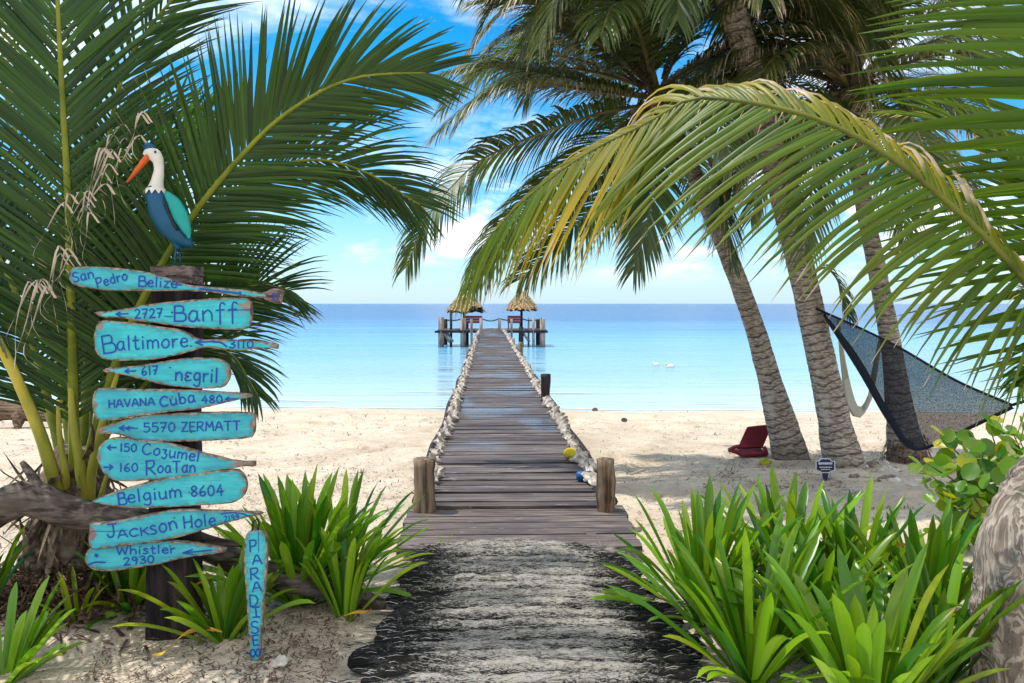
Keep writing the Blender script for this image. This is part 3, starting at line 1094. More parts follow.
# ------------------------------------------------------------------ painted signs: stroke lettering
G = {
 'A': (.75, '0,0 .37,1 .75,0|.15,.36 .62,.36'), 'B': (.65, '.05,0 .05,1|.05,1 .5,.97 .52,.6 .05,.54|.05,.54 .62,.5 .64,.05 .02,0'),
 'C': (.7, '.66,.85 .4,1 .08,.7 .05,.3 .3,0 .68,.15'), 'D': (.7, '.05,0 .05,1|.05,1 .55,.85 .68,.45 .45,.08 .03,0'), 'E': (.6, '.58,1 .05,1|.05,1 .05,0|.05,0 .6,0|.05,.52 .48,.52'),
 'H': (.7, '.05,0 .05,1|.65,0 .65,1|.05,.48 .65,.52'), 'I': (.5, '.25,0 .25,1|.02,1 .48,1|.02,0 .48,0'), 'J': (.75, '.15,1 .75,1|.5,1 .5,.25 .35,.0 .12,.02 .02,.25'),
 'K': (.65, '.05,0 .05,1|.6,.95 .08,.45|.2,.55 .65,0'), 'M': (.85, '.05,0 .12,1|.12,1 .42,.4|.42,.4 .72,1|.72,1 .82,0'), 'N': (.75, '.05,0 .05,1|.05,1 .68,0|.68,0 .68,1'),
 'P': (.62, '.05,0 .08,1|.02,.98 .5,1 .62,.75 .45,.5 .06,.46'), 'R': (.7, '.05,0 .08,1|.02,.98 .55,1 .6,.7 .4,.52 .06,.48|.25,.5 .45,.25 .7,0'),
 'S': (.62, '.58,.88 .35,1 .08,.85 .15,.6 .5,.42 .56,.15 .3,0 .03,.12'), 'T': (.72, '.02,1 .72,1|.37,1 .37,0'), 'V': (.72, '.03,1 .36,0|.36,0 .7,1'),
 'W': (1.0, '.02,1 .25,0|.25,0 .5,.75|.5,.75 .75,0|.75,0 .98,1'), 'Z': (.66, '.05,1 .62,1|.62,1 .05,0|.05,0 .66,0'),
 'a': (.6, '.5,.55 .25,.62 .05,.35 .12,.05 .35,.02 .5,.3|.5,.6 .5,.15 .6,0'), 'b': (.58, '.06,1 .06,.05|.06,.4 .3,.6 .54,.35 .4,.03 .06,.06'),
 'c': (.52, '.5,.5 .3,.62 .06,.4 .1,.1 .3,0 .52,.1'), 'd': (.58, '.5,1 .5,0|.5,.5 .25,.62 .05,.3 .2,.02 .5,.15'), 'e': (.55, '.06,.33 .5,.36 .42,.58 .2,.6 .05,.35 .12,.08 .32,0 .54,.1'),
 'f': (.5, '.5,.9 .36,1.02 .24,.85 .22,.3 .2,-.25|.02,.58 .45,.6'), 'g': (.58, '.5,.55 .25,.62 .06,.35 .2,.08 .5,.25|.5,.6 .5,-.15 .3,-.35 .05,-.22'),
 'h': (.58, '.06,1 .06,0|.06,.35 .3,.6 .5,.45 .52,0'), 'i': (.22, '.1,.58 .1,0|.1,.82 .13,.86'), 'k': (.55, '.06,.8 .06,0|.5,.6 .08,.28|.2,.36 .55,0'), 'l': (.22, '.1,1 .1,0'),
 'm': (.85, '.05,.6 .05,0|.05,.4 .22,.6 .4,.45 .4,0|.4,.4 .6,.6 .78,.45 .8,0'), 'n': (.58, '.05,.6 .05,0|.05,.38 .3,.62 .5,.42 .52,0'), 'o': (.58, '.3,.62 .06,.4 .1,.08 .35,0 .55,.25 .48,.55 .3,.62'),
 'r': (.42, '.05,.6 .07,0|.07,.35 .2,.55 .42,.58'), 's': (.48, '.46,.55 .25,.64 .08,.5 .42,.2 .3,.02 .03,.06'), 't': (.45, '.2,.95 .2,.1 .35,0 .45,.06|.02,.62 .42,.64'),
 'u': (.58, '.05,.6 .06,.15 .25,0 .48,.2|.5,.6 .5,.1 .56,0'), 'z': (.5, '.05,.6 .45,.58|.45,.58 .05,.02|.05,.02 .5,0'), 'Q': (.5, '.05,.6 .4,.58 .25,.35 .48,.15 .3,-.2 .05,-.1'),
 'w': (.8, '.02,.6 .2,0|.2,0 .4,.5|.4,.5 .6,0|.6,0 .78,.6'), 'L': (.3, '.4,1 .12,.92 .1,0'), 'y': (.5, '.05,.6 .25,.1|.5,.6 .1,-.3'), 'F': (.5, '.5,.55 .2,.62 .06,.4 .3,.33 .06,.25 .1,.03 .5,.08'),
 '0': (.58, '.3,1 .06,.7 .08,.2 .3,0 .54,.3 .5,.8 .3,1'), '1': (.3, '.15,1 .15,0'), '2': (.58, '.05,.8 .25,1 .5,.8 .35,.4 .03,0|.03,0 .58,.03'), '3': (.55, '.05,.9 .35,1 .48,.75 .2,.53|.2,.53 .54,.4 .4,.03 .03,.08'),
 '4': (.6, '.4,1 .05,.35|.05,.35 .6,.38|.45,.7 .42,0'), '5': (.56, '.5,1 .1,1|.1,1 .08,.58|.08,.58 .45,.6 .52,.25 .3,0 .03,.08'), '6': (.56, '.42,1 .1,.55 .08,.15 .3,0 .52,.2 .35,.45 .1,.3'),
 '7': (.55, '.03,.98 .54,1|.54,1 .2,0|.12,.5 .45,.52'), '8': (.56, '.28,.52 .06,.75 .28,1 .5,.78 .28,.52 .04,.25 .28,0 .54,.25 .28,.52'), '9': (.56, '.5,.75 .28,.98 .06,.75 .25,.5 .5,.7|.5,.75 .45,.3 .35,0'),
 '<': (.9, '.9,.45 .05,.45|.35,.75 .05,.45|.05,.45 .35,.12'), '>': (.9, '.02,.45 .88,.45|.58,.75 .88,.45|.88,.45 .55,.12'), ' ': (.4, ''), '.': (.2, '.08,.05 .12,.08'),
}
_depth = [0]


class Ink:
    """lettering painted on one board: ribbons lying on the board's front face"""

    def __init__(self, Y):
        self.parts, self.Y, self.prev, self.inside = [], Y, '', False

    def stroke(self, pts, w):
        if not self.inside:
            self.parts.append(('painted_line', MB()))
            self.prev = ''
        self.mb = self.parts[-1][1]
        if len(pts) == 2:
            q = [Vector((*pts[0], 0)), Vector((*pts[1], 0))]
        else:
            q = catmull([Vector((*p, 0)) for p in pts], 5 * len(pts))
        _depth[0] = (_depth[0] + 1) % 17
        Y = self.Y - 0.0016 - 0.00008 * _depth[0]
        L, Rr = [], []
        n = len(q)
        q[0] = q[0] + (q[0] - q[1]).normalized() * w * 0.3
        q[-1] = q[-1] + (q[-1] - q[-2]).normalized() * w * 0.3
        for i, p in enumerate(q):
            t = (q[min(i + 1, n - 1)] - q[max(i - 1, 0)]).normalized()
            nn = Vector((-t.y, t.x, 0)) * w * 0.5 * (0.7 if i in (0, n - 1) and n > 2 else 1)
            L.append(at(p.x + nn.x, p.y + nn.y, Y))
            Rr.append(at(p.x - nn.x, p.y - nn.y, Y))
        self.mb.add(L + Rr, [(i, i + 1, n + i + 1, n + i) for i in range(n - 1)])

    def text(self, s, x0, y0, h, x1, y1=None, w=1.7, hs=None):
        """baseline from (x0, y0) to (x1, y1); h = cap height"""
        y1 = y0 if y1 is None else y1
        tot = sum(G[c][0] + 0.16 for c in s) - 0.16
        arrow = s in '<>'
        if arrow or not (len(self.prev) == 1 and self.prev not in '<>'):      # a large initial and the rest of its word stay one piece
            self.parts.append(('painted_arrow' if arrow else 'lettering', MB()))
        self.prev, self.inside = s, True
        dx, dy = x1 - x0, y1 - y0
        L = math.hypot(dx, dy)
        ux, uy = dx / L, dy / L
        sxx = L / tot
        x = 0
        for c in s:
            gw, st = G[c]
            for part in st.split('|'):
                if not part:
                    continue
                pts = []
                for ab in part.split(' '):
                    a, b = map(float, ab.split(','))
                    X_, Y_ = (x + a) * sxx, b * h
                    pts.append((x0 + ux * X_ + uy * Y_, y0 + uy * X_ - ux * Y_))
                self.stroke(pts, w)
            x += gw + 0.16
        self.inside = False

    def build(self, parent):
        for nm, mb_ in self.parts:
            mb_.build(nm, M['ink'], parent, smooth=False)


def board(parent, name, outline, Y, label, seed=0, th=0.024, inset=1.3, bare=()):
    """a flat wooden board: outline seen at distance Y, worn bare edge, painted front, unpainted back"""
    q = catmull([Vector((*p, 0)) for p in outline + [outline[0]]], 72)[:-1]
    rg = random.Random(seed)
    area = sum(q[i].x * q[(i + 1) % len(q)].y - q[(i + 1) % len(q)].x * q[i].y for i in range(len(q)))
    sg = 1 if area > 0 else -1
    n = len(q)
    outer, inner = [], []
    for i, p in enumerate(q):
        t = (q[(i + 1) % n] - q[i - 1]).normalized()
        nn = Vector((-t.y, t.x, 0)) * sg
        j = rg.uniform(-0.28, 0.28)
        outer.append(p + nn * j)
        inner.append(p + nn * (inset + j + rg.uniform(-0.6, 0.9)))
    deep = [p + (p_ - p) * 1.0 for p, p_ in zip(inner, inner)]
    for i, p in enumerate(q):
        t = (q[(i + 1) % n] - q[i - 1]).normalized()
        nn = Vector((-t.y, t.x, 0)) * sg
        # never past the middle of a narrow stretch
        w_ = min((p - r_).length for r_ in q if (r_ - p).length > 1e-6 and (r_ - p).normalized().dot(nn) > 0.75) if any((r_ - p).length > 1e-6 and (r_ - p).normalized().dot(nn) > 0.75 for r_ in q) else 6
        deep[i] = inner[i] + nn * max(0.3, min(4.5 + rg.uniform(-1.5, 1.5), w_ * 0.5 - inset - 1.2))
    A = [at(p.x, p.y, Y + 0.004) for p in outer]
    B = [at(p.x, p.y, Y) for p in inner]
    D = [at(p.x, p.y, Y) for p in deep]
    C = [p + Vector((0, th, 0)) for p in A]

    def bareness(p):
        return max([0.0] + [min(1.0, max(0.0, 1.6 - 1.3 * math.hypot(p.x - x_, p.y - y_) / r_)) for x_, y_, r_ in bare])
    mb = MB()
    cols = [(0, 1, 0, 1)] * n + [(1.0, bareness(p), 0, 1) for p in inner] + [(0.0, bareness(p), 0, 1) for p in deep] + [(0, 1, 0, 1)] * n
    fw = (lambda f: f) if sg > 0 else (lambda f: f[::-1])
    mb.add(A + B + D + C, [fw(tuple(2 * n + i for i in range(n)))], 0, cols)
    for i in range(n):
        i2 = (i + 1) % n
        for f_, m_ in (((n + i, n + i2, 2 * n + i2, 2 * n + i), 0), ((i, i2, n + i2, n + i), 1), ((i2, i, 3 * n + i, 3 * n + i2), 1)):
            mb.f.append(fw(f_))
            mb.m.append(m_)
    mb.f.append(fw(tuple(3 * n + i for i in range(n - 1, -1, -1))))
    mb.m.append(1)
    o = mb.build(name, [M['paint'], M['wornedge']], parent, smooth=False)
    if label:
        o['label'] = label
    return o


def crop(ox, oy, s):
    return lambda *pts: [(ox + x / s, oy + y / s) for x, y in pts]


cA, cB, cC, cD = crop(60, 255, 4.452), crop(80, 355, 5.389), crop(70, 435, 4.88), crop(225, 515, 4.275)
SY = 3.66
pb = at(177, 646, 3.80)
pb.z = ground(pb.x, pb.y)
sign = thing('signpost', pb, 'dark wooden signpost stacked with turquoise paddle boards naming far places', 'signpost')
mb = MB()
vs, fs = [], []
rgp = random.Random(4)
rows = 40
ring = [(-1, -1), (-.4, -1.05), (.3, -1.03), (1, -.95), (1.04, 0), (.98, 1), (0, 1.03), (-1, 1), (-1.03, 0)]
for j in range(rows + 1):
    t = j / rows
    py = 660 + (268 - 660) * t
    cxp = 174 + (178.5 - 174) * t
    hwp = 22.5 + (18.5 - 22.5) * t + 0.9 * math.sin(t * 9)
    c = at(cxp, py, 3.82)
    hw = hwp * 3.82 / F
    for (a, b_) in ring:
        f = 1 + 0.07 * noise.fractal(Vector((a * 2, b_ * 2, t * 5)), 1, 2, 3)
        vs.append((c.x + a * hw * f, 3.82 + b_ * 0.075 * f, c.z))
n = len(ring)
for j in range(rows):
    for i in range(n):
        i2 = (i + 1) % n
        fs.append((j * n + i, j * n + i2, (j + 1) * n + i2, (j + 1) * n + i))
fs.append(tuple(rows * n + i for i in range(n)))
mb.add(vs, fs)
mb.build('post', M['postwood'], sign)
mb = MB()
c0 = at(180, 275, 3.80)
for k, (dx, dz, ln, hh) in enumerate(((-0.012, 0.018, 0.20, 0.045), (-0.008, -0.024, 0.185, 0.035))):
    segs = 14
    vs, fs = [], []
    for i in range(segs + 1):
        u = i / segs - 0.5
        for (a, b_) in ((-1, -1), (1, -1), (1, 1), (-1, 1)):
            j = noise.noise(Vector((u * 9, a * 2 + k * 7, b_ * 2))) * 0.008
            vs.append((c0.x + dx + u * ln, c0.y + a * 0.07 + j, c0.z + dz + b_ * hh / 2 + j))
    for i in range(segs):
        for e in range(4):
            e2 = (e + 1) % 4
            fs.append((i * 4 + e, i * 4 + e2, (i + 1) * 4 + e2, (i + 1) * 4 + e))
    fs += [(3, 2, 1, 0), tuple(segs * 4 + e for e in range(4))]
    mb.add(vs, fs)
mb.build('cap_board', M['capwood'], sign, smooth=False)


BARE = [(), ((95, 313, 7), (249, 306, 7)), ((277, 346, 8), (100, 325, 5)), ((105, 372, 7), (230, 372, 6)), ((251, 396, 9), (93, 405, 6)), ((99, 430, 6), (254, 425, 5)), ((247, 464, 14), (98, 458, 5)), ((246, 490, 5),), ((259, 515, 7), (90, 534, 8)), ((226, 551, 10),)]


def paddle(label, out, dy, seed, fn):
    Y = SY + dy
    o = board(sign, 'paddle_board', out, Y, label, seed, bare=BARE[seed - 1])
    ink = Ink(Y)
    fn(ink)
    ink.build(o)
    return o


def T(c, ink, s, x0, y0, h, x1, y1=None, w=1.75):
    w *= 0.8
    (a, b_), = c((x0, y0))
    (e, f), = c((x1, y0 if y1 is None else y1))
    k = 4.452 if c is cA else 5.389 if c is cB else 4.88 if c is cC else 4.275
    ink.text(s, a, b_, h / k, e, f, w)


def Ln(c, ink, pts, w=1.6):
    ink.stroke(c(*pts), w)


BOARDS = []
BOARDS.append(('paddle board reading San Pedro Belize with a long handle and square grip', cA((40, 78), (52, 58), (90, 52), (180, 52), (340, 68), (450, 95), (560, 130), (680, 142), (810, 155), (905, 168), (925, 160), (948, 150), (990, 158), (984, 185), (978, 215), (950, 212), (928, 204), (905, 192), (810, 185), (620, 162), (430, 160), (230, 158), (120, 146), (60, 132), (42, 108)), 0.0,
    lambda k: (T(cA, k, 'San', 60, 122, 42, 152, 100), T(cA, k, 'Pedro', 166, 146, 42, 302, 108), T(cA, k, 'Belize', 348, 138, 44, 520, 146), Ln(cA, k, [(515, 133), (540, 133)]),
               Ln(cA, k, [(622, 150), (805, 172)]), Ln(cA, k, [(800, 165), (803, 180)]))))
BOARDS.append(('paddle board reading 2727 Banff with its blunt end to the right', cA((148, 255), (250, 245), (430, 215), (640, 195), (820, 190), (850, 215), (850, 290), (825, 330), (700, 330), (540, 318), (400, 300), (250, 280), (185, 276)), 0.012,
    lambda k: (T(cA, k, '<', 246, 277, 30, 304, 275), T(cA, k, '2727', 332, 282, 40, 455, 278), Ln(cA, k, [(465, 272), (500, 275)], 0.8), T(cA, k, 'B', 506, 295, 68, 556, 295, 2.0), T(cA, k, 'anff', 570, 297, 76, 792, 286, 2.0), Ln(cA, k, [(745, 247), (848, 243)], 0.9))))
BOARDS.append(('paddle board reading Baltimore 3110 with its bare wood tip to the right', cA((150, 370), (160, 320), (190, 292), (300, 300), (440, 318), (540, 335), (620, 375), (720, 375), (800, 378), (920, 388), (965, 395), (970, 417), (920, 415), (800, 425), (720, 420), (640, 412), (580, 430), (440, 462), (300, 470), (200, 465), (160, 430)), -0.004,
    lambda k: (T(cA, k, 'B', 192, 440, 78, 246, 432, 2.0), T(cA, k, 'altimore', 252, 424, 62, 570, 408, 1.9), T(cA, k, '<', 598, 408, 40, 690, 402, 2.0), Ln(cA, k, [(680, 388), (715, 390), (742, 408)], 1.7), T(cA, k, '3110', 752, 414, 34, 860, 414, 1.7))))
BOARDS.append(('small paddle board reading 617 negril with its round end to the right', cB((122, 84), (150, 70), (230, 65), (350, 50), (500, 25), (620, 15), (740, 20), (795, 55), (805, 110), (780, 165), (740, 178), (640, 180), (480, 165), (350, 135), (230, 105), (150, 98)), 0.010,
    lambda k: (T(cB, k, '<', 238, 104, 36, 300, 102), T(cB, k, '617', 332, 110, 46, 420, 104), T(cB, k, 'nFgril', 512, 138, 76, 742, 148, 2.0))))
BOARDS.append(('paddle board reading HAVANA Cuba 480 with its point to the right', cB((66, 245), (78, 195), (120, 178), (300, 185), (500, 185), (700, 195), (850, 205), (930, 220), (860, 240), (750, 265), (640, 290), (450, 310), (300, 330), (200, 350), (100, 352), (72, 310)), 0.0,
    lambda k: (T(cB, k, 'HAVANA', 155, 284, 40, 402, 270), T(cB, k, 'C', 430, 278, 54, 475, 276, 2.0), T(cB, k, 'uba', 488, 272, 60, 622, 252, 2.0), T(cB, k, '480', 655, 260, 40, 766, 258), T(cB, k, '<', 782, 254, 36, 834, 253))))
BOARDS.append(('paddle board reading 5570 ZERMATT with its square end to the right', cB((95, 405), (130, 386), (250, 345), (340, 325), (560, 312), (760, 308), (915, 311), (938, 330), (938, 420), (915, 445), (840, 455), (600, 465), (330, 465), (250, 440), (180, 425), (104, 425)), 0.012,
    lambda k: (T(cB, k, '<', 206, 414, 44, 288, 412), T(cB, k, '<', 240, 412, 36, 310, 411, 1.3), T(cB, k, '5570', 342, 416, 48, 512, 412), T(cB, k, 'ZERMATT', 546, 412, 48, 862, 404))))
BOARDS.append(('wide paddle board reading 150 Cozumel and 160 Roatan', cC((130, 110), (142, 60), (180, 24), (240, 12), (350, 25), (480, 40), (640, 85), (780, 120), (850, 130), (900, 130), (900, 155), (850, 152), (780, 165), (650, 190), (480, 215), (300, 225), (210, 218), (160, 180)), 0.0,
    lambda k: (T(cC, k, '<', 180, 78, 38, 224, 78), T(cC, k, '150', 242, 80, 38, 324, 82), T(cC, k, 'C', 352, 96, 54, 396, 96, 1.9), T(cC, k, 'oQumel', 404, 96, 54, 628, 130, 1.8), T(cC, k, '>', 164, 174, 38, 208, 174), T(cC, k, '160', 240, 178, 40, 330, 178), T(cC, k, 'R', 370, 196, 68, 418, 194, 1.9), T(cC, k, 'oaTan', 426, 184, 54, 612, 182, 1.8))))
BOARDS.append(('paddle board reading Belgium 8604 with its round end to the right', cC((106, 325), (140, 305), (260, 265), (420, 220), (600, 190), (780, 170), (830, 180), (860, 225), (855, 280), (820, 320), (760, 335), (600, 345), (450, 355), (300, 355), (200, 345), (130, 332)), -0.006,
    lambda k: (T(cC, k, 'B', 236, 342, 58, 274, 338, 2.0), T(cC, k, 'elgium', 282, 332, 62, 545, 302, 1.9), T(cC, k, '8604', 590, 300, 50, 748, 294, 1.8))))
BOARDS.append(('cracked paddle board reading Jackson Hole 2199 with its point to the right', cC((95, 432), (200, 425), (350, 395), (520, 365), (700, 370), (860, 375), (935, 378), (930, 390), (850, 405), (700, 450), (560, 490), (430, 520), (300, 535), (180, 550), (98, 550)), -0.010,
    lambda k: (T(cC, k, 'J', 182, 500, 62, 232, 494, 2.0), T(cC, k, 'ACK', 234, 504, 38, 386, 486, 1.8), T(cC, k, 'son', 394, 488, 66, 526, 456, 1.9), T(cC, k, 'Hole', 556, 456, 58, 712, 440, 1.9), T(cC, k, '2199', 752, 424, 28, 826, 414, 1.2), Ln(cC, k, [(738, 386), (790, 378), (845, 386), (872, 398)], 1.2), Ln(cC, k, [(100, 470), (200, 470), (280, 466)], 0.6))))
BOARDS.append(('lowest paddle board reading Whistler 2930 with a painted arrow', cC((72, 600), (85, 562), (120, 545), (250, 535), (400, 520), (540, 520), (700, 545), (765, 562), (700, 580), (560, 600), (430, 630), (280, 655), (180, 665), (110, 655), (80, 630)), 0.006,
    lambda k: (T(cC, k, 'Whistler', 226, 584, 40, 512, 576), T(cC, k, '2930', 262, 636, 36, 410, 622), T(cC, k, '<', 544, 594, 40, 690, 580, 1.7), Ln(cC, k, [(124, 586), (132, 590)], 3.2), Ln(cC, k, [(86, 636), (120, 622), (172, 622)]))))
for i, (lab, out, dy, fn) in enumerate(BOARDS):
    o = paddle(lab, out, dy, i + 1, fn)
    xs_n = [p_[0] for p_ in out]
    ys_n = [p_[1] for p_ in out]
    for dx_ in (-8, 9):
        xx = 178 + dx_ + (i % 3) * 2
        near_ = [p_[1] for p_ in catmull([Vector((*p_, 0)) for p_ in out + [out[0]]], 120) if abs(p_[0] - xx) < 4]
        c_ = at(xx, sum(near_) / len(near_) + (2.5 if dx_ > 0 else -3.5), SY + dy - 0.002)
        mb = MB()
        mb.tube([c_ + Vector((0, 0.004, 0)), c_ + Vector((0, -0.002, 0)), c_ + Vector((0, -0.003, 0))], [0.0036, 0.0036, 0.002], 8)
        mb.build('nail', M['litter'], o)
    if i == 0:
        gp_ = board(o, 'grip', cA((905, 170), (925, 160), (948, 150), (990, 157), (985, 185), (978, 215), (950, 213), (930, 206), (907, 194), (912, 182)), SY - 0.004, None, 77, th=0.03, inset=0.5)
        gp_.data.materials[0] = M['capwood']
        gk = Ink(SY - 0.004)
        T(cA, gk, '21', 942, 198, 28, 972, 200, 1.5)
        gk.build(o)

# the upright paddle that says PARADISE
pp = at(256, 661, 3.50)
pp.z = ground(pp.x, pp.y)
par = thing('upright_paddle', pp, 'narrow turquoise paddle standing upright in the sand and reading PARADISE', 'paddle sign')
o = board(par, 'blade', cD((84, 112), (95, 78), (130, 62), (165, 78), (180, 125), (178, 220), (168, 350), (160, 470), (150, 580), (146, 622), (125, 630), (110, 622), (105, 560), (98, 450), (90, 330), (82, 220)), 3.50, None, 31)
ink = Ink(3.50)
for (ch, x0, x1, yb, h) in (('P', 106, 136, 158, 48), ('A', 118, 158, 212, 40), ('R', 108, 146, 278, 48), ('A', 118, 156, 328, 40), ('D', 106, 142, 392, 50), ('I', 118, 150, 438, 42), ('S', 112, 146, 508, 52), ('E', 120, 146, 558, 42)):
    T(cD, ink, ch, x0, yb, h, x1, yb - 3, 1.8)
ink.stroke(cD((130, 592), (122, 576), (110, 580), (110, 600), (120, 606), (130, 592)), 1.4)
ink.stroke(cD((130, 592), (138, 574), (149, 578), (148, 598), (139, 604), (130, 592)), 1.4)
ink.stroke(cD((142, 72), (143, 160)), 0.6)
ink.build(o)
mb = MB()
mb.tube([at(252.5, 531, 3.505), at(253, 522, 3.51), at(257.5, 519, 3.51), at(259, 524, 3.51), at(257.5, 531, 3.505)], 0.005, 6)
mb.build('wire_loop', M['dark_timber'], par)

# ------------------------------------------------------------------ painted bird on the post
BY = 3.80
bt = at(180, 268.5, BY)
bird = thing('bird_statue', bt, 'painted wooden pelican with blue body and orange beak standing on the signpost', 'bird statue')


def bp(px, py, dy=0.0):
    return at(px, py, BY + dy)


u = BY / F
mb = MB()
mb.tube(catmull([bp(153, 187), bp(156, 196), bp(163, 212), bp(173, 228), bp(183, 239), bp(192, 246)], 22),
        [u * r_ for r_ in np.interp(np.linspace(0, 1, 22), [0, .12, .35, .6, .85, 1], [7.2, 9.6, 13, 13.2, 8.5, 3])], 20)
mb.tube(catmull([bp(176, 232), bp(177, 241), bp(178.5, 250)], 8), [u * r_ for r_ in np.linspace(9.0, 2.4, 8)], 14)
mb.build('body', M['birdblue'], bird)
mb = MB()
neck = catmull([bp(155.5, 191), bp(157.5, 180), bp(159, 170), bp(158, 161), bp(154, 154.5), bp(149, 153), bp(145.5, 156)], 26)
mb.tube(neck, [u * r_ for r_ in np.interp(np.linspace(0, 1, 26), [0, .2, .45, .6, .75, .88, 1], [8.2, 5.8, 4.6, 5.0, 6.6, 5.6, 3.2])], 18)
# ragged collar
vs, fs = [], []
nk = 22
for i in range(nk):
    a = 2 * math.pi * i / nk
    c0, c1 = bp(155.7, 188.5), bp(155.2, 195.0 if i % 2 else 190.5)
    vs.append(c0 + Vector((math.cos(a) * u * 8.7, math.sin(a) * u * 8.7, 0)))
    rr = u * (11.4 if i % 2 else 9.8)
    vs.append(c1 + Vector((math.cos(a) * rr, math.sin(a) * rr, 0)))
for i in range(nk):
    j = (i + 1) % nk
    fs.append((2 * i, 2 * i + 1, 2 * j + 1, 2 * j))
mb.add(vs, fs)
hd = mb.build('head', M['birdwhite'], bird)
mb = MB()
mb.tube([bp(149, 156.5, -0.004), bp(146, 159, -0.004), bp(137, 170, -0.006), bp(127, 182.5, -0.008)], [u * 4.2, u * 4.0, u * 2.9, u * 1.2], 12, flat=0.8)
mb.build('beak', M['birdorange'], bird)
mb = MB()
mb.ball(bp(150, 147.5), (u * 5.2, u * 4.6, u * 3.8), 14, 9, rough=0.35, rs=60)
mb.tube([bp(148, 150), bp(146.5, 144.5), bp(147.5, 141.5)], [u * 3, u * 2.2, u * 0.8], 8)
mb.build('crest', M['birdblue'], bird)
for dx_, dy_ in ((155.2, -0.030), (155.2, 0.030)):
    mb = MB()
    mb.ball(bp(dx_, 151.8, dy_), u * 1.15, 10, 7)
    mb.build('eye', M['black'], bird)
for sgn in (-1, 1):
    mb = MB()
    rot = Matrix.Rotation(R(32 if sgn < 0 else 32), 3, 'Y')
    pts = catmull([bp(170, 194), bp(177, 203), bp(184, 217), bp(191, 232), bp(193, 239)], 14)
    off = Vector((0 if sgn < 0 else -u * 9, sgn * u * (9.0 if sgn < 0 else 8), 0))
    prof = np.interp(np.linspace(0, 1, 14), [0, .25, .55, .85, 1], [2.5, 7, 8, 4.5, 1.0])
    vs, fs = [], []
    for i, p in enumerate(pts):
        t = (pts[min(i + 1, 13)] - pts[max(i - 1, 0)]).normalized()
        s_ = Vector((t.z, 0, -t.x))
        for k in range(10):
            a = 2 * math.pi * k / 10
            vs.append(p + off + s_ * (math.cos(a) * prof[i] * u) + Vector((0, math.sin(a) * u * 3.6 * min(1, prof[i] / 4), 0)))
    for i in range(13):
        for k in range(10):
            k2 = (k + 1) % 10
            fs.append((i * 10 + k, i * 10 + k2, (i + 1) * 10 + k2, (i + 1) * 10 + k))
    fs += [tuple(range(10)), tuple(130 + k for k in range(9, -1, -1))]
    mb.add(vs, fs)
    w_ = mb.build('wing', M['birdteal'], bird)
    mb = MB()
    mb.tube([p + off * 1.25 + Vector((-u * 6.2 * (0.3 + min(1, prof[min(i + 1, 13)] / 8)), 0, -u * 3)) for i, p in enumerate(pts[2:11])], u * 1.5, 8)
    mb.build('wing_band', M['black'], w_)
for k, px in enumerate((174.8, 180.2)):
    mb = MB()
    mb.tube([bp(177.5 + (k - .5) * 2, 246, (k - .5) * 0.02), bp(px, 257, (k - .5) * 0.03), bp(px, 268.6, (k - .5) * 0.03)], u * 0.95, 8)
    for d_ in (-0.02, 0, 0.02):
        q = bp(px, 268.2, (k - .5) * 0.03)
        mb.tube([q, q + Vector((-0.025, d_, -0.001))], u * 0.8, 6)
    mb.build('leg', M['birdblue'], bird)


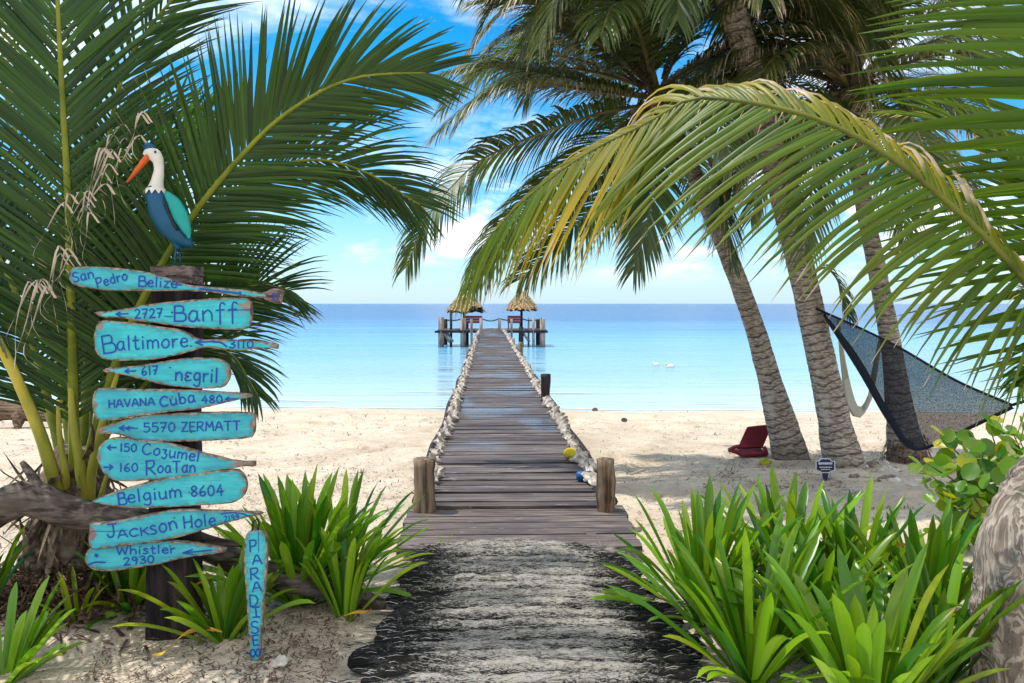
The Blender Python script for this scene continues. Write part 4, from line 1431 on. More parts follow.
# ------------------------------------------------------------------ palm fronds
def frond(parent, ctrl, L, n, mats, face=0.0, h=None, a0=58, a1=22, droop=0.5, lift=0.12, dry=0.08, yel=0.0, w=0.03, pet=0.12, r0=0.022,
          seed=0, seg=5, fold=True, mult=(1, 1), drys=None, dr2=None, roll=0.0, gap=0.05, prof=0.55, tipw=1.0, yels=None, lenvar=(0.12, 0.12), angs=(1, 1), band=None):
    """one palm leaf: a tapering rachis and two rows of narrow drooping leaflets (world points in ctrl)"""
    rg = random.Random(seed)
    mb = MB()
    NR = 44
    sp = catmull(ctrl, NR)
    rad = [r0 * (1 - 0.9 * (i / (NR - 1)) ** 0.8) + 0.0015 for i in range(NR)]
    mb.tube(sp, rad, 7, mi=0, flat=0.8)
    Z = Vector((0, 0, 1))
    cpos = Vector((0, 0, CAMZ))
    for i in range(n):
        u0 = pet + (1 - pet) * (i + 0.5) / n
        for side in (0, 1):
            if rg.random() < gap:
                continue
            u_ = min(max(u0 + rg.uniform(-0.4, 0.4) / n, 0), 0.999)
            k = u_ * (NR - 1)
            k0 = int(k)
            p = sp[k0].lerp(sp[min(k0 + 1, NR - 1)], k - k0)
            t = (sp[min(k0 + 2, NR - 1)] - sp[max(k0 - 1, 0)]).normalized()
            hs = t.cross(Z) if h is None else h.copy()
            if hs.length < 0.05:
                hs = Vector((1, 0, 0))
            hs.normalize()
            if face:
                fs_ = t.cross((p - cpos).normalized())
                if fs_.dot(hs) < 0:
                    fs_ = -fs_
                hs = hs.lerp(fs_.normalized(), face)
            s_ = (hs - t * hs.dot(t)).normalized()
            nn = s_.cross(t).normalized()
            if nn.z < 0 and h is None and not face:
                nn = -nn
            if roll:
                s_ = Matrix.Rotation(roll, 3, t) @ s_
                nn = Matrix.Rotation(roll, 3, t) @ nn
            sg = 1 if side else -1
            v = max(0.0, (u_ - pet) / (1 - pet))
            ang = R((a0 + (a1 - a0) * v ** 1.2) * angs[side] + rg.uniform(-4, 4))
            d = (t * math.cos(ang) + s_ * (sg * math.sin(ang)) + nn * (lift + rg.uniform(-0.06, 0.06))).normalized()
            ln = L * mult[side] * max(0.22, max(0.0, math.sin(math.pi * (0.14 + 0.80 * v))) ** prof) * rg.uniform(1 - lenvar[side], 1.08)
            dro = (droop if dr2 is None else dr2[side]) * rg.uniform(0.7, 1.35)
            dd = (dry if drys is None else drys[side])
            dd = dd * rg.uniform(0.3, 1.7) - 0.09
            yy = (yel if yels is None else yels[side])
            yy = min(1.0, max(0.0, yy * rg.uniform(0.4, 1.5)))
            if band and band[0] < v < band[1]:
                b_ = math.sin(math.pi * (v - band[0]) / (band[1] - band[0]))
                yy = min(1.0, yy + band[2] * b_ * rg.uniform(0.5, 1.3))
                dd += 0.16 * b_ * rg.uniform(0.2, 1.3)
            rnd = min(1, max(0, rg.gauss(0.45, 0.25)))
            ww = w * rg.uniform(0.8, 1.15) * (0.55 + 0.45 * min(1, ln / L)) * (1 if v < 0.85 else tipw)
            wd = nn.cross(d).normalized()
            tw = rg.uniform(-0.5, 0.5)
            vs, cs, fs = [], [], []
            q = p.copy()
            step = ln / seg
            m_ = 3 if fold else 2
            for j in range(seg + 1):
                a = j / seg
                wj = ww * (0.45 + 0.55 * min(1, a * 5)) * max(0.0, 1 - max(0, a - 0.25) / 0.75) ** 0.75 * 0.5 + 0.0006
                wv = (wd * math.cos(tw * a) + nn * math.sin(tw * a))
                c_ = (a, rnd, dd, yy)
                if fold:
                    up = wv.cross(d).normalized()
                    vs += [q - wv * wj, q + up * wj * 0.55, q + wv * wj]
                    cs += [c_, c_, c_]
                else:
                    vs += [q - wv * wj, q + wv * wj]
                    cs += [c_, c_]
                if j < seg:
                    q = q + d * step
                    d = (d + Vector((0, 0, -1)) * (dro * (0.35 + a) / seg * 2.0)).normalized()
                    wd = (wd - d * wd.dot(d)).normalized()
                    nn = d.cross(wd) * (1 if d.cross(wd).dot(nn) > 0 else -1)
            for j in range(seg):
                for e in range(m_ - 1):
                    fs.append((j * m_ + e, j * m_ + e + 1, (j + 1) * m_ + e + 1, (j + 1) * m_ + e))
            mb.add(vs, fs, 1, cs)
    return mb.build('frond', mats, parent)


def trunk(parent, pts, radii, mat, base_dark=0.0, n=20, rows=140, name='trunk', ringy=0.012):
    P = catmull(pts, rows)
    m = len(P)
    rr = np.interp(np.linspace(0, 1, m), np.linspace(0, 1, len(radii)), radii)
    mb = MB()
    vs, cs, fs = [], [], []
    s = 0
    ref = Vector((1, 0, 0))
    for i, p in enumerate(P):
        if i:
            s += (p - P[i - 1]).length
        t = (P[min(i + 1, m - 1)] - P[max(i - 1, 0)]).normalized()
        u_ = (ref - t * ref.dot(t)).normalized()
        w_ = t.cross(u_)
        for k in range(n):
            a = 2 * math.pi * k / n
            d = u_ * math.cos(a) + w_ * math.sin(a)
            r_ = rr[i] * (1 + ringy * math.sin(s * 11 * math.pi * 2 + 3 * noise.noise(p * 2 + d)) + 0.05 * noise.fractal((p + d * rr[i]) * 5, 1, 2, 3))
            vs.append(p + d * r_)
            cs.append((s, 0.5, base_dark * max(0, 1 - s / 0.42), 1))
    for i in range(m - 1):
        for k in range(n):
            k2 = (k + 1) % n
            fs.append((i * n + k, i * n + k2, (i + 1) * n + k2, (i + 1) * n + k))
    fs.append(tuple((m - 1) * n + k for k in range(n)))
    mb.add(vs, fs, 0, cs)
    return mb.build(name, mat, parent)


def A3(*pts):
    return [at(*p) for p in pts]


# ---- the young palm on the left
lp = ong(62, 612)
lp.y = 4.25
lp.z = 0
palm = thing('coconut_palm', at(62, 612, 4.25), 'young coconut palm with shaggy base behind the paddle signpost', 'palm tree', 'coconut palms')
bpz = at(60, 630, 4.3)
trunk(palm, [at(58, 640, 4.32), at(62, 590, 4.32), at(68, 540, 4.32), at(74, 490, 4.32), at(80, 450, 4.32)], [0.27, 0.235, 0.215, 0.20, 0.13], M['husk'], n=22, ringy=0.05)
rng = random.Random(17)
# fibrous sheath strips hugging the base
mb = MB()
for i in range(190):
    a = rng.uniform(-math.pi, math.pi)
    py = rng.uniform(455, 625)
    c = at(64 + (560 - py) * 0.09, py, 4.32)
    r_ = 0.205 + 0.05 * max(0, (py - 540) / 80) + rng.uniform(0, 0.03)
    p = c + Vector((math.cos(a) * r_, math.sin(a) * r_, 0))
    d = Vector((math.cos(a) * 0.35 + rng.uniform(-.5, .5), math.sin(a) * 0.35, rng.choice((-1, 1, -1)) * rng.uniform(0.4, 1))).normalized()
    ln = rng.uniform(0.1, 0.3)
    wv = d.cross(Vector((math.cos(a), math.sin(a), 0))).normalized() * rng.uniform(0.004, 0.022)
    o1 = Vector((math.cos(a), math.sin(a), 0)) * 0.02
    mb.add([p - wv, p + wv, p + d * ln * .5 + wv * .8 + o1, p + d * ln * .5 - wv * .8 + o1, p + d * ln + o1 * rng.uniform(0, 2)], [(0, 1, 2, 3), (3, 2, 4)])
mb.build('husk_fibre', M['husk'], palm)
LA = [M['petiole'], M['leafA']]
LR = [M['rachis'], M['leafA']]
# upright frond
frond(palm, A3((76, 520, 4.29), (75, 480, 4.22), (72, 330, 4.1), (68, 200, 3.95), (62, 90, 3.85), (57, -10, 3.8), (50, -140, 3.85)), 0.84, 104, LR, face=0.92, a0=52, a1=34, droop=0.2, w=0.030, pet=0.17, r0=0.036, seed=1, gap=0.02, dry=0.03, lift=0.05)
# big arching frond
frond(palm, A3((80, 520, 4.30), (86, 478, 4.26), (104, 400, 4.25), (138, 310, 4.15), (191, 218, 4.02), (259, 137, 3.92), (309, 98, 3.88), (351, 79, 3.85), (385, 74, 3.85), (426, 73, 3.85)), 0.64, 128, LR, face=0.96, a0=70, a1=16, droop=0.22, w=0.027, pet=0.24, r0=0.036, seed=2, gap=0.015, dry=0.07, lift=0.03, prof=0.5, mult=(1, 1.05))
# second frond below it, further back
frond(palm, A3((88, 470, 4.4), (130, 350, 4.55), (190, 245, 4.7), (250, 180, 4.8), (310, 160, 4.85), (365, 172, 4.9), (420, 205, 4.95)), 0.78, 110, LR, face=0.85, a0=62, a1=18, droop=0.42, w=0.022, pet=0.2, r0=0.03, seed=3, gap=0.02, dry=0.05)
frond(palm, A3((86, 470, 4.45), (140, 370, 4.7), (200, 310, 4.9), (255, 285, 5.0), (290, 290, 5.0)), 0.66, 90, LR, face=0.75, a0=60, a1=25, droop=0.35, w=0.022, pet=0.2, r0=0.028, seed=4)
# low frond hanging behind the boards
frond(palm, A3((86, 474, 4.4), (130, 400, 4.5), (185, 352, 4.55), (228, 352, 4.55), (258, 395, 4.5)), 0.42, 66, LR, face=0.6, a0=55, a1=20, droop=0.6, w=0.024, pet=0.2, r0=0.026, seed=5, dry=0.1)
# frond rising behind the bird, striped against the sky
frond(palm, A3((82, 465, 4.45), (92, 300, 4.5), (106, 160, 4.5), (122, 77, 4.5), (146, 33, 4.5), (182, -10, 4.5), (240, -60, 4.5)), 0.70, 92, LR, face=0.9, a0=52, a1=24, droop=0.12, w=0.022, pet=0.2, r0=0.03, seed=6, gap=0.02)
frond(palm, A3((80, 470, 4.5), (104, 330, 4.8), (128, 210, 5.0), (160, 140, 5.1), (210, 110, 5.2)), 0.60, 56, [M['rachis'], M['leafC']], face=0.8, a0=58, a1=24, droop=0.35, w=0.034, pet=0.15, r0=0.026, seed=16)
# frond leaving the picture on the left, with the thick yellow stalk
frond(palm, A3((66, 540, 4.27), (58, 498, 4.14), (44, 445, 4.05), (24, 395, 3.98), (0, 346, 3.9), (-50, 265, 3.85), (-130, 200, 3.8), (-240, 190, 3.8)), 0.7, 60, LA, a0=60, a1=25, droop=0.5, w=0.034, pet=0.42, r0=0.044, seed=7)
frond(palm, A3((66, 478, 4.4), (40, 370, 4.5), (10, 280, 4.6), (-40, 200, 4.7), (-110, 150, 4.8)), 0.8, 92, LR, face=0.7, a0=62, a1=25, droop=0.35, w=0.023, pet=0.15, r0=0.03, seed=8)
# old frond curling down at the upper left
frond(palm, A3((70, 470, 4.6), (20, 330, 4.9), (-30, 150, 5.0), (-40, 40, 4.8), (-5, 8, 4.5), (36, 22, 4.3), (66, 22, 4.2)), 0.36, 70, LR, face=0.2, a0=58, a1=30, droop=0.9, w=0.03, pet=0.3, r0=0.03, seed=10, dry=0.35)
frond(palm, A3((74, 470, 4.5), (50, 300, 5.0), (20, 150, 5.3), (-20, 20, 5.5), (-80, -60, 5.6)), 0.8, 90, LR, face=0.8, a0=58, a1=26, droop=0.2, w=0.023, pet=0.2, r0=0.03, seed=12)
# short green stubs of new leaves between the stalks
for k, (x0, y0, x1, y1, wv) in enumerate(((92, 470, 118, 372, 7), (100, 500, 122, 440, 4), (66, 480, 58, 400, 6), (82, 480, 70, 380, 8), (80, 490, 76, 455, 4))):
    mb = MB()
    mb.tube(catmull(A3((x0 - 4, y0 + 45, 4.28), (x0, y0, 4.13), ((x0 + x1) / 2 - 2, (y0 + y1) / 2, 4.1), (x1, y1, 4.14)), 10), [wv * 4.1 / F / 2 * f for f in np.linspace(1.9, 0.6, 10)], 9, flat=0.6)
    mb.build('leaf_stalk', M['petiole'], palm)
# bleached strings hanging from the fronds
mb = MB()
for (x0, y0, nst, ln) in ((108, 150, 16, 70), (72, 205, 14, 65), (60, 262, 12, 75), (128, 128, 9, 45), (36, 285, 12, 90), (95, 180, 8, 60)):
    for i in range(nst // 2):
        px, py = x0 + rng.uniform(-14, 14), y0 + rng.uniform(-12, 12)
        Y = 3.78 + rng.uniform(-0.06, 0.1)
        l_ = ln * rng.uniform(0.5, 1.1)
        dx = rng.uniform(-34, 16)
        ctr = catmull(A3((px + 14, py + 6, Y + 0.03), (px + 4, py - 5, Y), (px + dx * 0.3 - 3, py + l_ * 0.4, Y - 0.02), (px + dx * 0.6 - 4 + rng.uniform(-9, 9), py + l_ * 0.8, Y), (px + dx * 0.5 + rng.uniform(-9, 9), py + l_, Y)), 16)
        wv = rng.uniform(0.0016, 0.005)
        vs = []
        for q, a in enumerate(ctr):
            tw = q * rng.uniform(0.15, 0.3)
            s_ = Vector((math.cos(tw), math.sin(tw), 0)) * (wv * (1.5 - 1.3 * q / 15))
            vs += [a - s_, a + s_]
        mb.add(vs, [(2 * q, 2 * q + 1, 2 * q + 3, 2 * q + 2) for q in range(15)])
mb.build('dry_leaflets', M['straw'], palm)

# ---- three tall palms on the beach
LB = [M['rachis_far'], M['leafB']]


def crown_fronds(parent, c, count, L, seed, el=(-35, 70), az=(0, 360), nl=90, ll=0.66, sag=1.1, yel=0.1):
    rg = random.Random(seed)
    for i in range(count):
        a = R(az[0] + (az[1] - az[0]) * (i + rg.uniform(0.1, 0.9)) / count)
        e = R(rg.uniform(*el))
        ln = L * rg.uniform(0.85, 1.1)
        d = Vector((math.cos(a) * math.cos(e), math.sin(a) * math.cos(e), math.sin(e)))
        pts = [c.copy()]
        p = c.copy()
        for k in range(6):
            p = p + d * ln / 6
            d = (d + Vector((0, 0, -1)) * sag * (0.12 + 0.10 * k) * 0.8).normalized()
            pts.append(p.copy())
        frond(parent, pts, ll, nl, LB, a0=60, a1=25, droop=rg.uniform(0.7, 1.3), w=0.030, pet=0.16, r0=0.028, seed=seed * 50 + i, fold=False, seg=5, dry=rg.choice((0.06, 0.15, 0.3)), yel=yel * rg.uniform(0, 2.5), gap=0.08)


def skirt(parent, c, r, n, seed, ln=(0.3, 0.7)):
    """old fibre, flower stalks and stubs hanging round the top of a trunk"""
    rg = random.Random(seed)
    mb = MB()
    for i in range(n):
        a = rg.uniform(0, 6.283)
        p = c + Vector((math.cos(a) * r * rg.uniform(0.4, 1.3), math.sin(a) * r * rg.uniform(0.4, 1.3), rg.uniform(-0.25, 0.2)))
        d = Vector((math.cos(a) * 0.6, math.sin(a) * 0.6, rg.uniform(-0.6, 0.9))).normalized()
        l_ = rg.uniform(*ln)
        q = p + d * l_ * 0.5
        e = q + (d + Vector((0, 0, -1.2))).normalized() * l_ * 0.5
        w_ = d.cross(Vector((0, 0, 1))).normalized() * rg.uniform(0.006, 0.022)
        mb.add([p - w_, p + w_, q + w_, q - w_, e], [(0, 1, 2, 3), (3, 2, 4)])
    mb.build('crown_fibre', M['husk'], parent)


b1 = ong(790, 461)
p1_ = thing('coconut_palm', b1, 'leaning coconut palm beside the red beach chair, its trunk dark at the foot', 'palm tree', 'coconut palms')
Y1 = b1.y
trunk(p1_, A3((791, 470, Y1), (789, 450, Y1), (775, 400, Y1), (757, 335, Y1 - .02), (732, 265, Y1 - .1), (705, 200, Y1 - .2), (680, 145, Y1 - .3), (655, 100, Y1 - .4)), [0.23, 0.18, 0.132, 0.116, 0.106, 0.100, 0.098, 0.098, 0.11], M['bark'], base_dark=1.0)
C1 = at(655, 92, Y1 - .4)
fk = dict(fold=False, seg=5, w=0.031, gap=0.03, r0=0.03)
frond(p1_, A3((655, 98, Y1 - .4), (611, 88, 8.6), (554, 75, 8.3), (488, 66, 8.0), (440, 75, 7.9)), 0.63, 112, LB, droop=1.2, a0=58, a1=25, seed=101, pet=.12, yel=0.25, dry=.1, **fk)
frond(p1_, A3((650, 98, Y1 - .4), (590, 90, 8.4), (522, 84, 8.0), (478, 100, 7.8), (436, 134, 7.6)), 0.65, 117, LB, droop=1.1, a0=58, a1=25, seed=102, pet=.12, yel=0.3, dry=.2, **fk)
frond(p1_, A3((650, 104, Y1 - .4), (598, 114, 8.5), (545, 132, 8.2), (488, 156, 8.0), (456, 182, 7.9), (426, 220, 7.8), (406, 268, 7.8)), 0.71, 128, LB, droop=1.3, face=0.4, a0=62, a1=35, seed=103, pet=.1, yel=0.05, dry=.15, **fk)
frond(p1_, A3((652, 110, Y1 - .4), (636, 150, 8.4), (610, 190, 8.2), (572, 228, 8.0), (520, 280, 7.8)), 0.71, 112, LB, droop=1.0, face=0.4, a0=58, a1=32, seed=104, pet=.1, dry=.15, **fk)
frond(p1_, A3((650, 106, Y1 - .4), (602, 142, 8.4), (552, 186, 8.1), (505, 232, 7.9), (474, 286, 7.8)), 0.72, 110, LB, droop=1.2, face=0.4, a0=60, a1=34, seed=112, pet=.1, dry=.2, yel=0.1, **fk)
frond(p1_, A3((655, 110, Y1 - .4), (655, 150, 8.2), (652, 195, 7.9), (644, 235, 7.8), (634, 268, 7.8)), 0.65, 84, LB, droop=0.45, a0=50, a1=20, seed=105, pet=.2, dry=.12, face=0.8, **fk)
frond(p1_, A3((655, 92, Y1 - .4), (630, 53, 8.6), (589, 28, 8.3), (532, 2, 8.0), (480, 0, 7.8)), 0.71, 112, LB, droop=1.0, a0=58, a1=25, seed=106, pet=.12, yel=0.2, dry=.3, **fk)
frond(p1_, A3((658, 90, Y1 - .4), (648, 44, 8.8), (640, -5, 8.8), (625, -60, 8.6)), 0.76, 98, LB, droop=0.7, a0=58, a1=25, seed=107, pet=.12, face=.4, **fk)
frond(p1_, A3((660, 90, Y1 - .4), (682, 45, 9.0), (712, 5, 9.2), (760, -30, 9.4)), 0.76, 98, LB, droop=0.9, a0=58, a1=25, seed=108, pet=.12, **fk)
frond(p1_, A3((662, 96, Y1 - .4), (700, 90, 9.0), (745, 105, 9.3), (780, 150, 9.4), (800, 200, 9.4)), 0.76, 103, LB, droop=1.0, a0=58, a1=25, seed=109, pet=.12, **fk)
frond(p1_, A3((662, 104, Y1 - .4), (690, 130, 8.7), (715, 175, 8.6), (728, 225, 8.5), (732, 262, 8.5)), 0.59, 89, LB, droop=0.8, a0=50, a1=22, seed=110, pet=.12, dry=.2, **fk)
frond(p1_, A3((650, 90, Y1 - .4), (610, 62, 9.3), (560, 45, 9.7), (505, 48, 10.0), (470, 75, 10.2)), 0.65, 103, LB, droop=1.0, a0=58, a1=25, seed=111, pet=.12, **fk)
crown_fronds(p1_, C1, 15, 2.6, 12, el=(-10, 60), nl=86)
skirt(p1_, at(657, 95, Y1 - .4), 0.22, 120, 5)

b2 = ong(845, 471)
p2_ = thing('coconut_palm', b2, 'tall grey coconut palm between the small navy sign and the dark hammock', 'palm tree', 'coconut palms')
Y2 = b2.y
trunk(p2_, A3((848, 482, Y2), (843, 462, Y2), (830, 400, Y2), (815, 330, Y2), (798, 255, Y2 - .05), (783, 195, Y2 - .1), (764, 120, Y2 - .2), (746, 55, Y2 - .3), (725, -15, Y2 - .4), (700, -90, Y2 - .5)), [0.24, 0.17, 0.148, 0.142, 0.138, 0.134, 0.132, 0.130, 0.128, 0.128], M['bark'], base_dark=0.25)
C2 = at(698, -100, Y2 - .5)
crown_fronds(p2_, C2, 36, 2.9, 21, el=(-35, 60), nl=90, ll=0.66, yel=0.15)
skirt(p2_, C2, 0.22, 60, 6)
frond(p2_, A3((700, -95, 7.9), (640, -70, 7.7), (570, -35, 7.5), (510, 5, 7.3), (470, 50, 7.2)), 0.67, 112, LB, droop=1.0, a0=58, a1=25, seed=121, pet=.12, yel=0.2, dry=.35, **fk)
frond(p2_, A3((705, -95, 7.9), (760, -60, 7.8), (815, -10, 7.7), (850, 45, 7.6), (868, 95, 7.5)), 0.71, 112, LB, droop=0.9, a0=56, a1=25, seed=122, pet=.12, yel=0.3, dry=.3, **fk)
# loose fronds tied where the hammock hangs
frond(p2_, A3((812, 275, Y2 - .25), (826, 268, Y2 - .3), (840, 285, Y2 - .32), (850, 318, Y2 - .3)), 0.34, 30, LB, droop=1.0, a0=50, a1=25, seed=123, pet=.05, dry=.3, **{**fk, 'r0': 0.014})

b3 = ong(907, 464)
p3_ = thing('coconut_palm', b3, 'coconut palm standing behind the dark hammock with matted brown roots', 'palm tree', 'coconut palms')
Y3 = b3.y
trunk(p3_, A3((908, 474, Y3), (907, 455, Y3), (900, 410, Y3), (890, 340, Y3), (878, 275, Y3), (866, 215, Y3), (856, 155, Y3), (850, 95, Y3)), [0.25, 0.165, 0.12, 0.106, 0.098, 0.095, 0.094, 0.10], M['bark'], base_dark=1.0)
C3 = at(850, 88, Y3)
crown_fronds(p3_, C3, 36, 2.7, 31, el=(-45, 70), nl=90, ll=0.68, yel=0.2)
skirt(p3_, C3, 0.22, 140, 7)
frond(p3_, A3((850, 85, Y3), (840, 45, 8.9), (808, 20, 8.6), (760, 18, 8.4), (715, 45, 8.3)), 0.67, 112, LB, droop=1.1, a0=58, a1=25, seed=131, pet=.12, yel=0.25, dry=.3, **fk)
frond(p3_, A3((850, 88, Y3), (820, 66, 8.9), (780, 62, 8.7), (735, 80, 8.5), (705, 115, 8.4)), 0.65, 106, LB, droop=1.1, a0=58, a1=25, seed=132, pet=.12, yel=0.5, dry=.25, **fk)
rng = random.Random(29)
mb = MB()
for i in range(420):
    a = rng.uniform(0, 6.283)
    z = rng.uniform(0, 0.35)
    r_ = 0.20 + (0.35 - z) * 0.25
    p = b3 + Vector((math.cos(a) * r_, math.sin(a) * r_, z))
    d = Vector((math.cos(a) * .5 + rng.uniform(-.4, .4), math.sin(a) * .5 + rng.uniform(-.4, .4), -1)).normalized()
    w_ = Vector((-math.sin(a), math.cos(a), 0)) * 0.008
    e = p + d * rng.uniform(0.06, 0.16)
    mb.add([p - w_, p + w_, e], [(0, 1, 2)])
mb.build('root_mat', M['litter'], p3_, smooth=False)

# ---- the palm at the right edge
b4 = at(1046, 720, 3.15)
b4.z = 0
p4_ = thing('coconut_palm', b4, 'coconut palm with pale gnarled trunk at the right edge and long yellowing frond', 'palm tree', 'coconut palms')


def gnarled():
    P = catmull([at(1036, 780, 3.2), at(1037, 690, 3.2), at(1037, 610, 3.2), at(1042, 540, 3.2), at(1068, 490, 3.22), at(1115, 465, 3.25), at(1165, 440, 3.3)], 110)
    m, n = len(P), 90
    rr = np.interp(np.linspace(0, 1, m), [0, .3, .55, .72, .85, 1], [.27, .235, .225, .21, .17, .13])
    vs, fs = [], []
    ref = Vector((1, 0, 0))
    for i, p in enumerate(P):
        t = (P[min(i + 1, m - 1)] - P[max(i - 1, 0)]).normalized()
        ref = (ref - t * ref.dot(t)).normalized()
        w_ = t.cross(ref)
        for k in range(n):
            a = 2 * math.pi * k / n
            d = ref * math.cos(a) + w_ * math.sin(a)
            q = p + d * rr[i]
            q_ = q.copy()
            q.z *= 0.5
            f = 0.030 * noise.fractal(q * 5, 1, 2, 3) - 0.034 * abs(noise.noise(q * 13 + Vector((noise.noise(q * 6), noise.noise(q * 6 + Vector((9, 1, 2))), 0)) * 1.5)) + 0.010 * noise.fractal(q * 40, 1, 2, 2)
            vs.append(q_ + d * f)
    for i in range(m - 1):
        for k in range(n):
            k2 = (k + 1) % n
            fs.append((i * n + k, i * n + k2, (i + 1) * n + k2, (i + 1) * n + k))
    fs.append(tuple((m - 1) * n + k for k in range(n)))
    mb = MB()
    mb.add(vs, fs)
    mb.build('trunk', M['gnarl'], p4_)


gnarled()
M['rachis_dark'] = noisy('olive_rachis', (0.045, 0.06, 0.008), (0.15, 0.16, 0.025), scale=(3, 3, 3), bs=0, rough=0.45)
LC = [M['rachis_dark'], M['leafC']]
# the long arching yellow-green frond
frond(p4_, A3((1160, 445, 3.3), (1100, 365, 3.12), (1024, 281, 3.0), (967, 220, 3.0), (888, 156, 3.05), (836, 127, 3.1), (783, 109, 3.2), (720, 99, 3.35), (686, 101, 3.45), (646, 124, 3.55), (580, 158, 3.75), (525, 200, 3.95), (492, 236, 4.1), (468, 272, 4.2)), 0.84, 140, LC,
      h=Vector((-0.25, -0.45, -0.86)), a0=80, a1=30, band=(0.55, 0.82, 0.8), angs=(0.62, 1.0), dr2=(1.7, 0.42), mult=(0.70, 1.0), drys=(0.5, 0.10), yels=(0.6, 0.14), lenvar=(0.45, 0.12), w=0.030, pet=0.14, r0=0.022, seed=201, gap=0.02, lift=0.06, seg=7, prof=0.62)
# bright frond at the upper right with leaflets pointing left
frond(p4_, A3((1165, 440, 3.3), (1130, 320, 3.1), (1100, 200, 2.95), (1082, 90, 2.85), (1072, -20, 2.8), (1065, -140, 2.8)), 0.82, 78, LC, face=0.9, a0=86, a1=66, droop=0.20, w=0.034, pet=0.12, r0=0.03, seed=202, gap=0.02, lift=0.02, dry=0.03, yel=0.05)
frond(p4_, A3((1165, 440, 3.4), (1110, 330, 3.6), (1060, 230, 3.8), (1010, 160, 3.9), (960, 125, 4.0), (905, 115, 4.1)), 0.60, 74, LC, h=Vector((0.3, 0.9, 0.3)), a0=65, a1=28, dr2=(0.35, 0.7), mult=(1, .7), drys=(0.05, 0.3), yels=(0.1, .6), w=0.03, pet=0.14, r0=0.026, seed=203)
frond(p4_, A3((1165, 442, 3.4), (1150, 380, 3.3), (1110, 340, 3.2), (1060, 345, 3.1), (1020, 385, 3.05)), 0.3, 40, LC, droop=0.8, a0=55, a1=25, w=0.026, pet=0.2, r0=0.02, seed=204)
frond(p4_, A3((1170, 440, 3.5), (1150, 330, 3.6), (1125, 220, 3.7), (1100, 110, 3.8), (1090, 0, 3.8), (1080, -120, 3.8)), 0.95, 80, LC, face=0.9, a0=48, a1=38, droop=0.2, w=0.034, pet=0.12, r0=0.03, seed=206, gap=0.02, lift=0.02, dry=0.06, yel=0.1)
frond(p4_, A3((1168, 440, 3.35), (1240, 340, 3.2), (1330, 290, 3.1), (1440, 310, 3.0)), 0.7, 50, LC, droop=0.6, w=0.032, seed=205, r0=.026)


# ------------------------------------------------------------------ strap-leaved lilies
def lily(px, py, n, L, label, seed, w=0.060, spread=(10, 74), yel=0.06, az=None, dark=0.0, extra=(), cat='plant'):
    c = ong(px, py)
    rg = random.Random(seed)
    mb = MB()
    jobs = []
    n = int(n * 2.5)
    L *= 1.09
    for i in range(n):
        a = R(rg.uniform(0, 360)) if az is None else R(rg.uniform(*az))
        e = R(90 - rg.uniform(*spread) * (0.35 + 0.65 * i / n) - 3)
        jobs.append((a, e, L * rg.uniform(0.7, 1.12), w * rg.uniform(0.75, 1.1), rg.uniform(0.5, 2.1), max(0, rg.gauss(yel, 0.12)), None))
    for (dx, dz, dyv) in extra:             # single leaves reaching to a known spot
        v = Vector((dx, dyv, dz))
        jobs.append((math.atan2(dyv, dx), math.atan2(dz, math.hypot(dx, dyv)) + 0.5, v.length * 1.08, w * 0.9, 1.5, 0.45, v))
    for (a, e, ln, ww, bend, yy, v) in jobs:
        d = Vector((math.cos(a) * math.cos(e), math.sin(a) * math.cos(e), math.sin(e)))
        p = c + Vector((math.cos(a), math.sin(a), 0)) * rg.uniform(0.0, 0.05) + Vector((0, 0, -0.03))
        side = d.cross(Vector((0, 0, 1))).normalized()
        tw = rg.uniform(-0.5, 0.5)
        seg = 12
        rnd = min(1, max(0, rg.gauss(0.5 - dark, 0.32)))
        dd = -0.14 + (rg.uniform(0.1, 0.3) if rg.random() < 0.03 else 0)
        vs, cs, fs = [], [], []
        for j in range(seg + 1):
            s = j / seg
            wj = ww * 0.40 * (0.55 + 0.45 * math.sin(min(1, s * 1.6) * math.pi / 2)) * (1 - max(0, (s - 0.76) / 0.24) ** 2.6) + 0.001
            sv = (Matrix.Rotation(tw * s, 3, d) @ side)
            up = sv.cross(d).normalized()
            vs += [p - sv * wj + up * wj * 0.55, p, p + sv * wj + up * wj * 0.55]
            cs += [(s, rnd, dd, yy)] * 3
            p = p + d * ln / seg
            d = (d + Vector((0, 0, -1)) * bend * (0.10 + 0.9 * s * s) / seg * 1.3).normalized()
            if p.z < c.z + 0.02 and d.z < 0:
                d.z = 0.02
                d.normalize()
            side = (side - d * side.dot(d)).normalized()
        for j in range(seg):
            for q in (0, 1):
                fs.append((j * 3 + q, j * 3 + q + 1, (j + 1) * 3 + q + 1, (j + 1) * 3 + q))
        mb.add(vs, fs, 0, cs)
    o = mb.build('spider_lily', M['lily'], origin=c)
    tag(o, label, cat, 'spider lilies along the walkway')
    return o


lily(704, 618, 26, 0.66, 'spider lily clump beside the right end of the pier entry platform', 1)
lily(752, 682, 26, 0.66, 'big bright spider lily clump right of the fibre walkway', 2, w=0.056, extra=((-0.42, 0.12, -0.1),))
lily(786, 606, 26, 0.66, 'spider lily clump whose tips reach up just below the small navy sign', 3, dark=0.15)
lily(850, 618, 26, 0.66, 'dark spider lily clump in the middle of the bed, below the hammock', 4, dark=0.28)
lily(868, 735, 20, 0.66, 'bright broad-leaved spider lily clump in the front of the right bed', 5, w=0.066, spread=(10, 60), extra=((0.42, 0.24, 0.0),))
lily(812, 655, 20, 0.6, 'spider lily clump behind the bright broad-leaved one', 12, dark=0.1)
lily(925, 640, 22, 0.62, 'spider lily clump leaning against the gnarled palm trunk', 6, dark=0.25)
lily(938, 680, 16, 0.6, 'spider lily clump at the foot of the gnarled palm trunk', 13, dark=0.2)
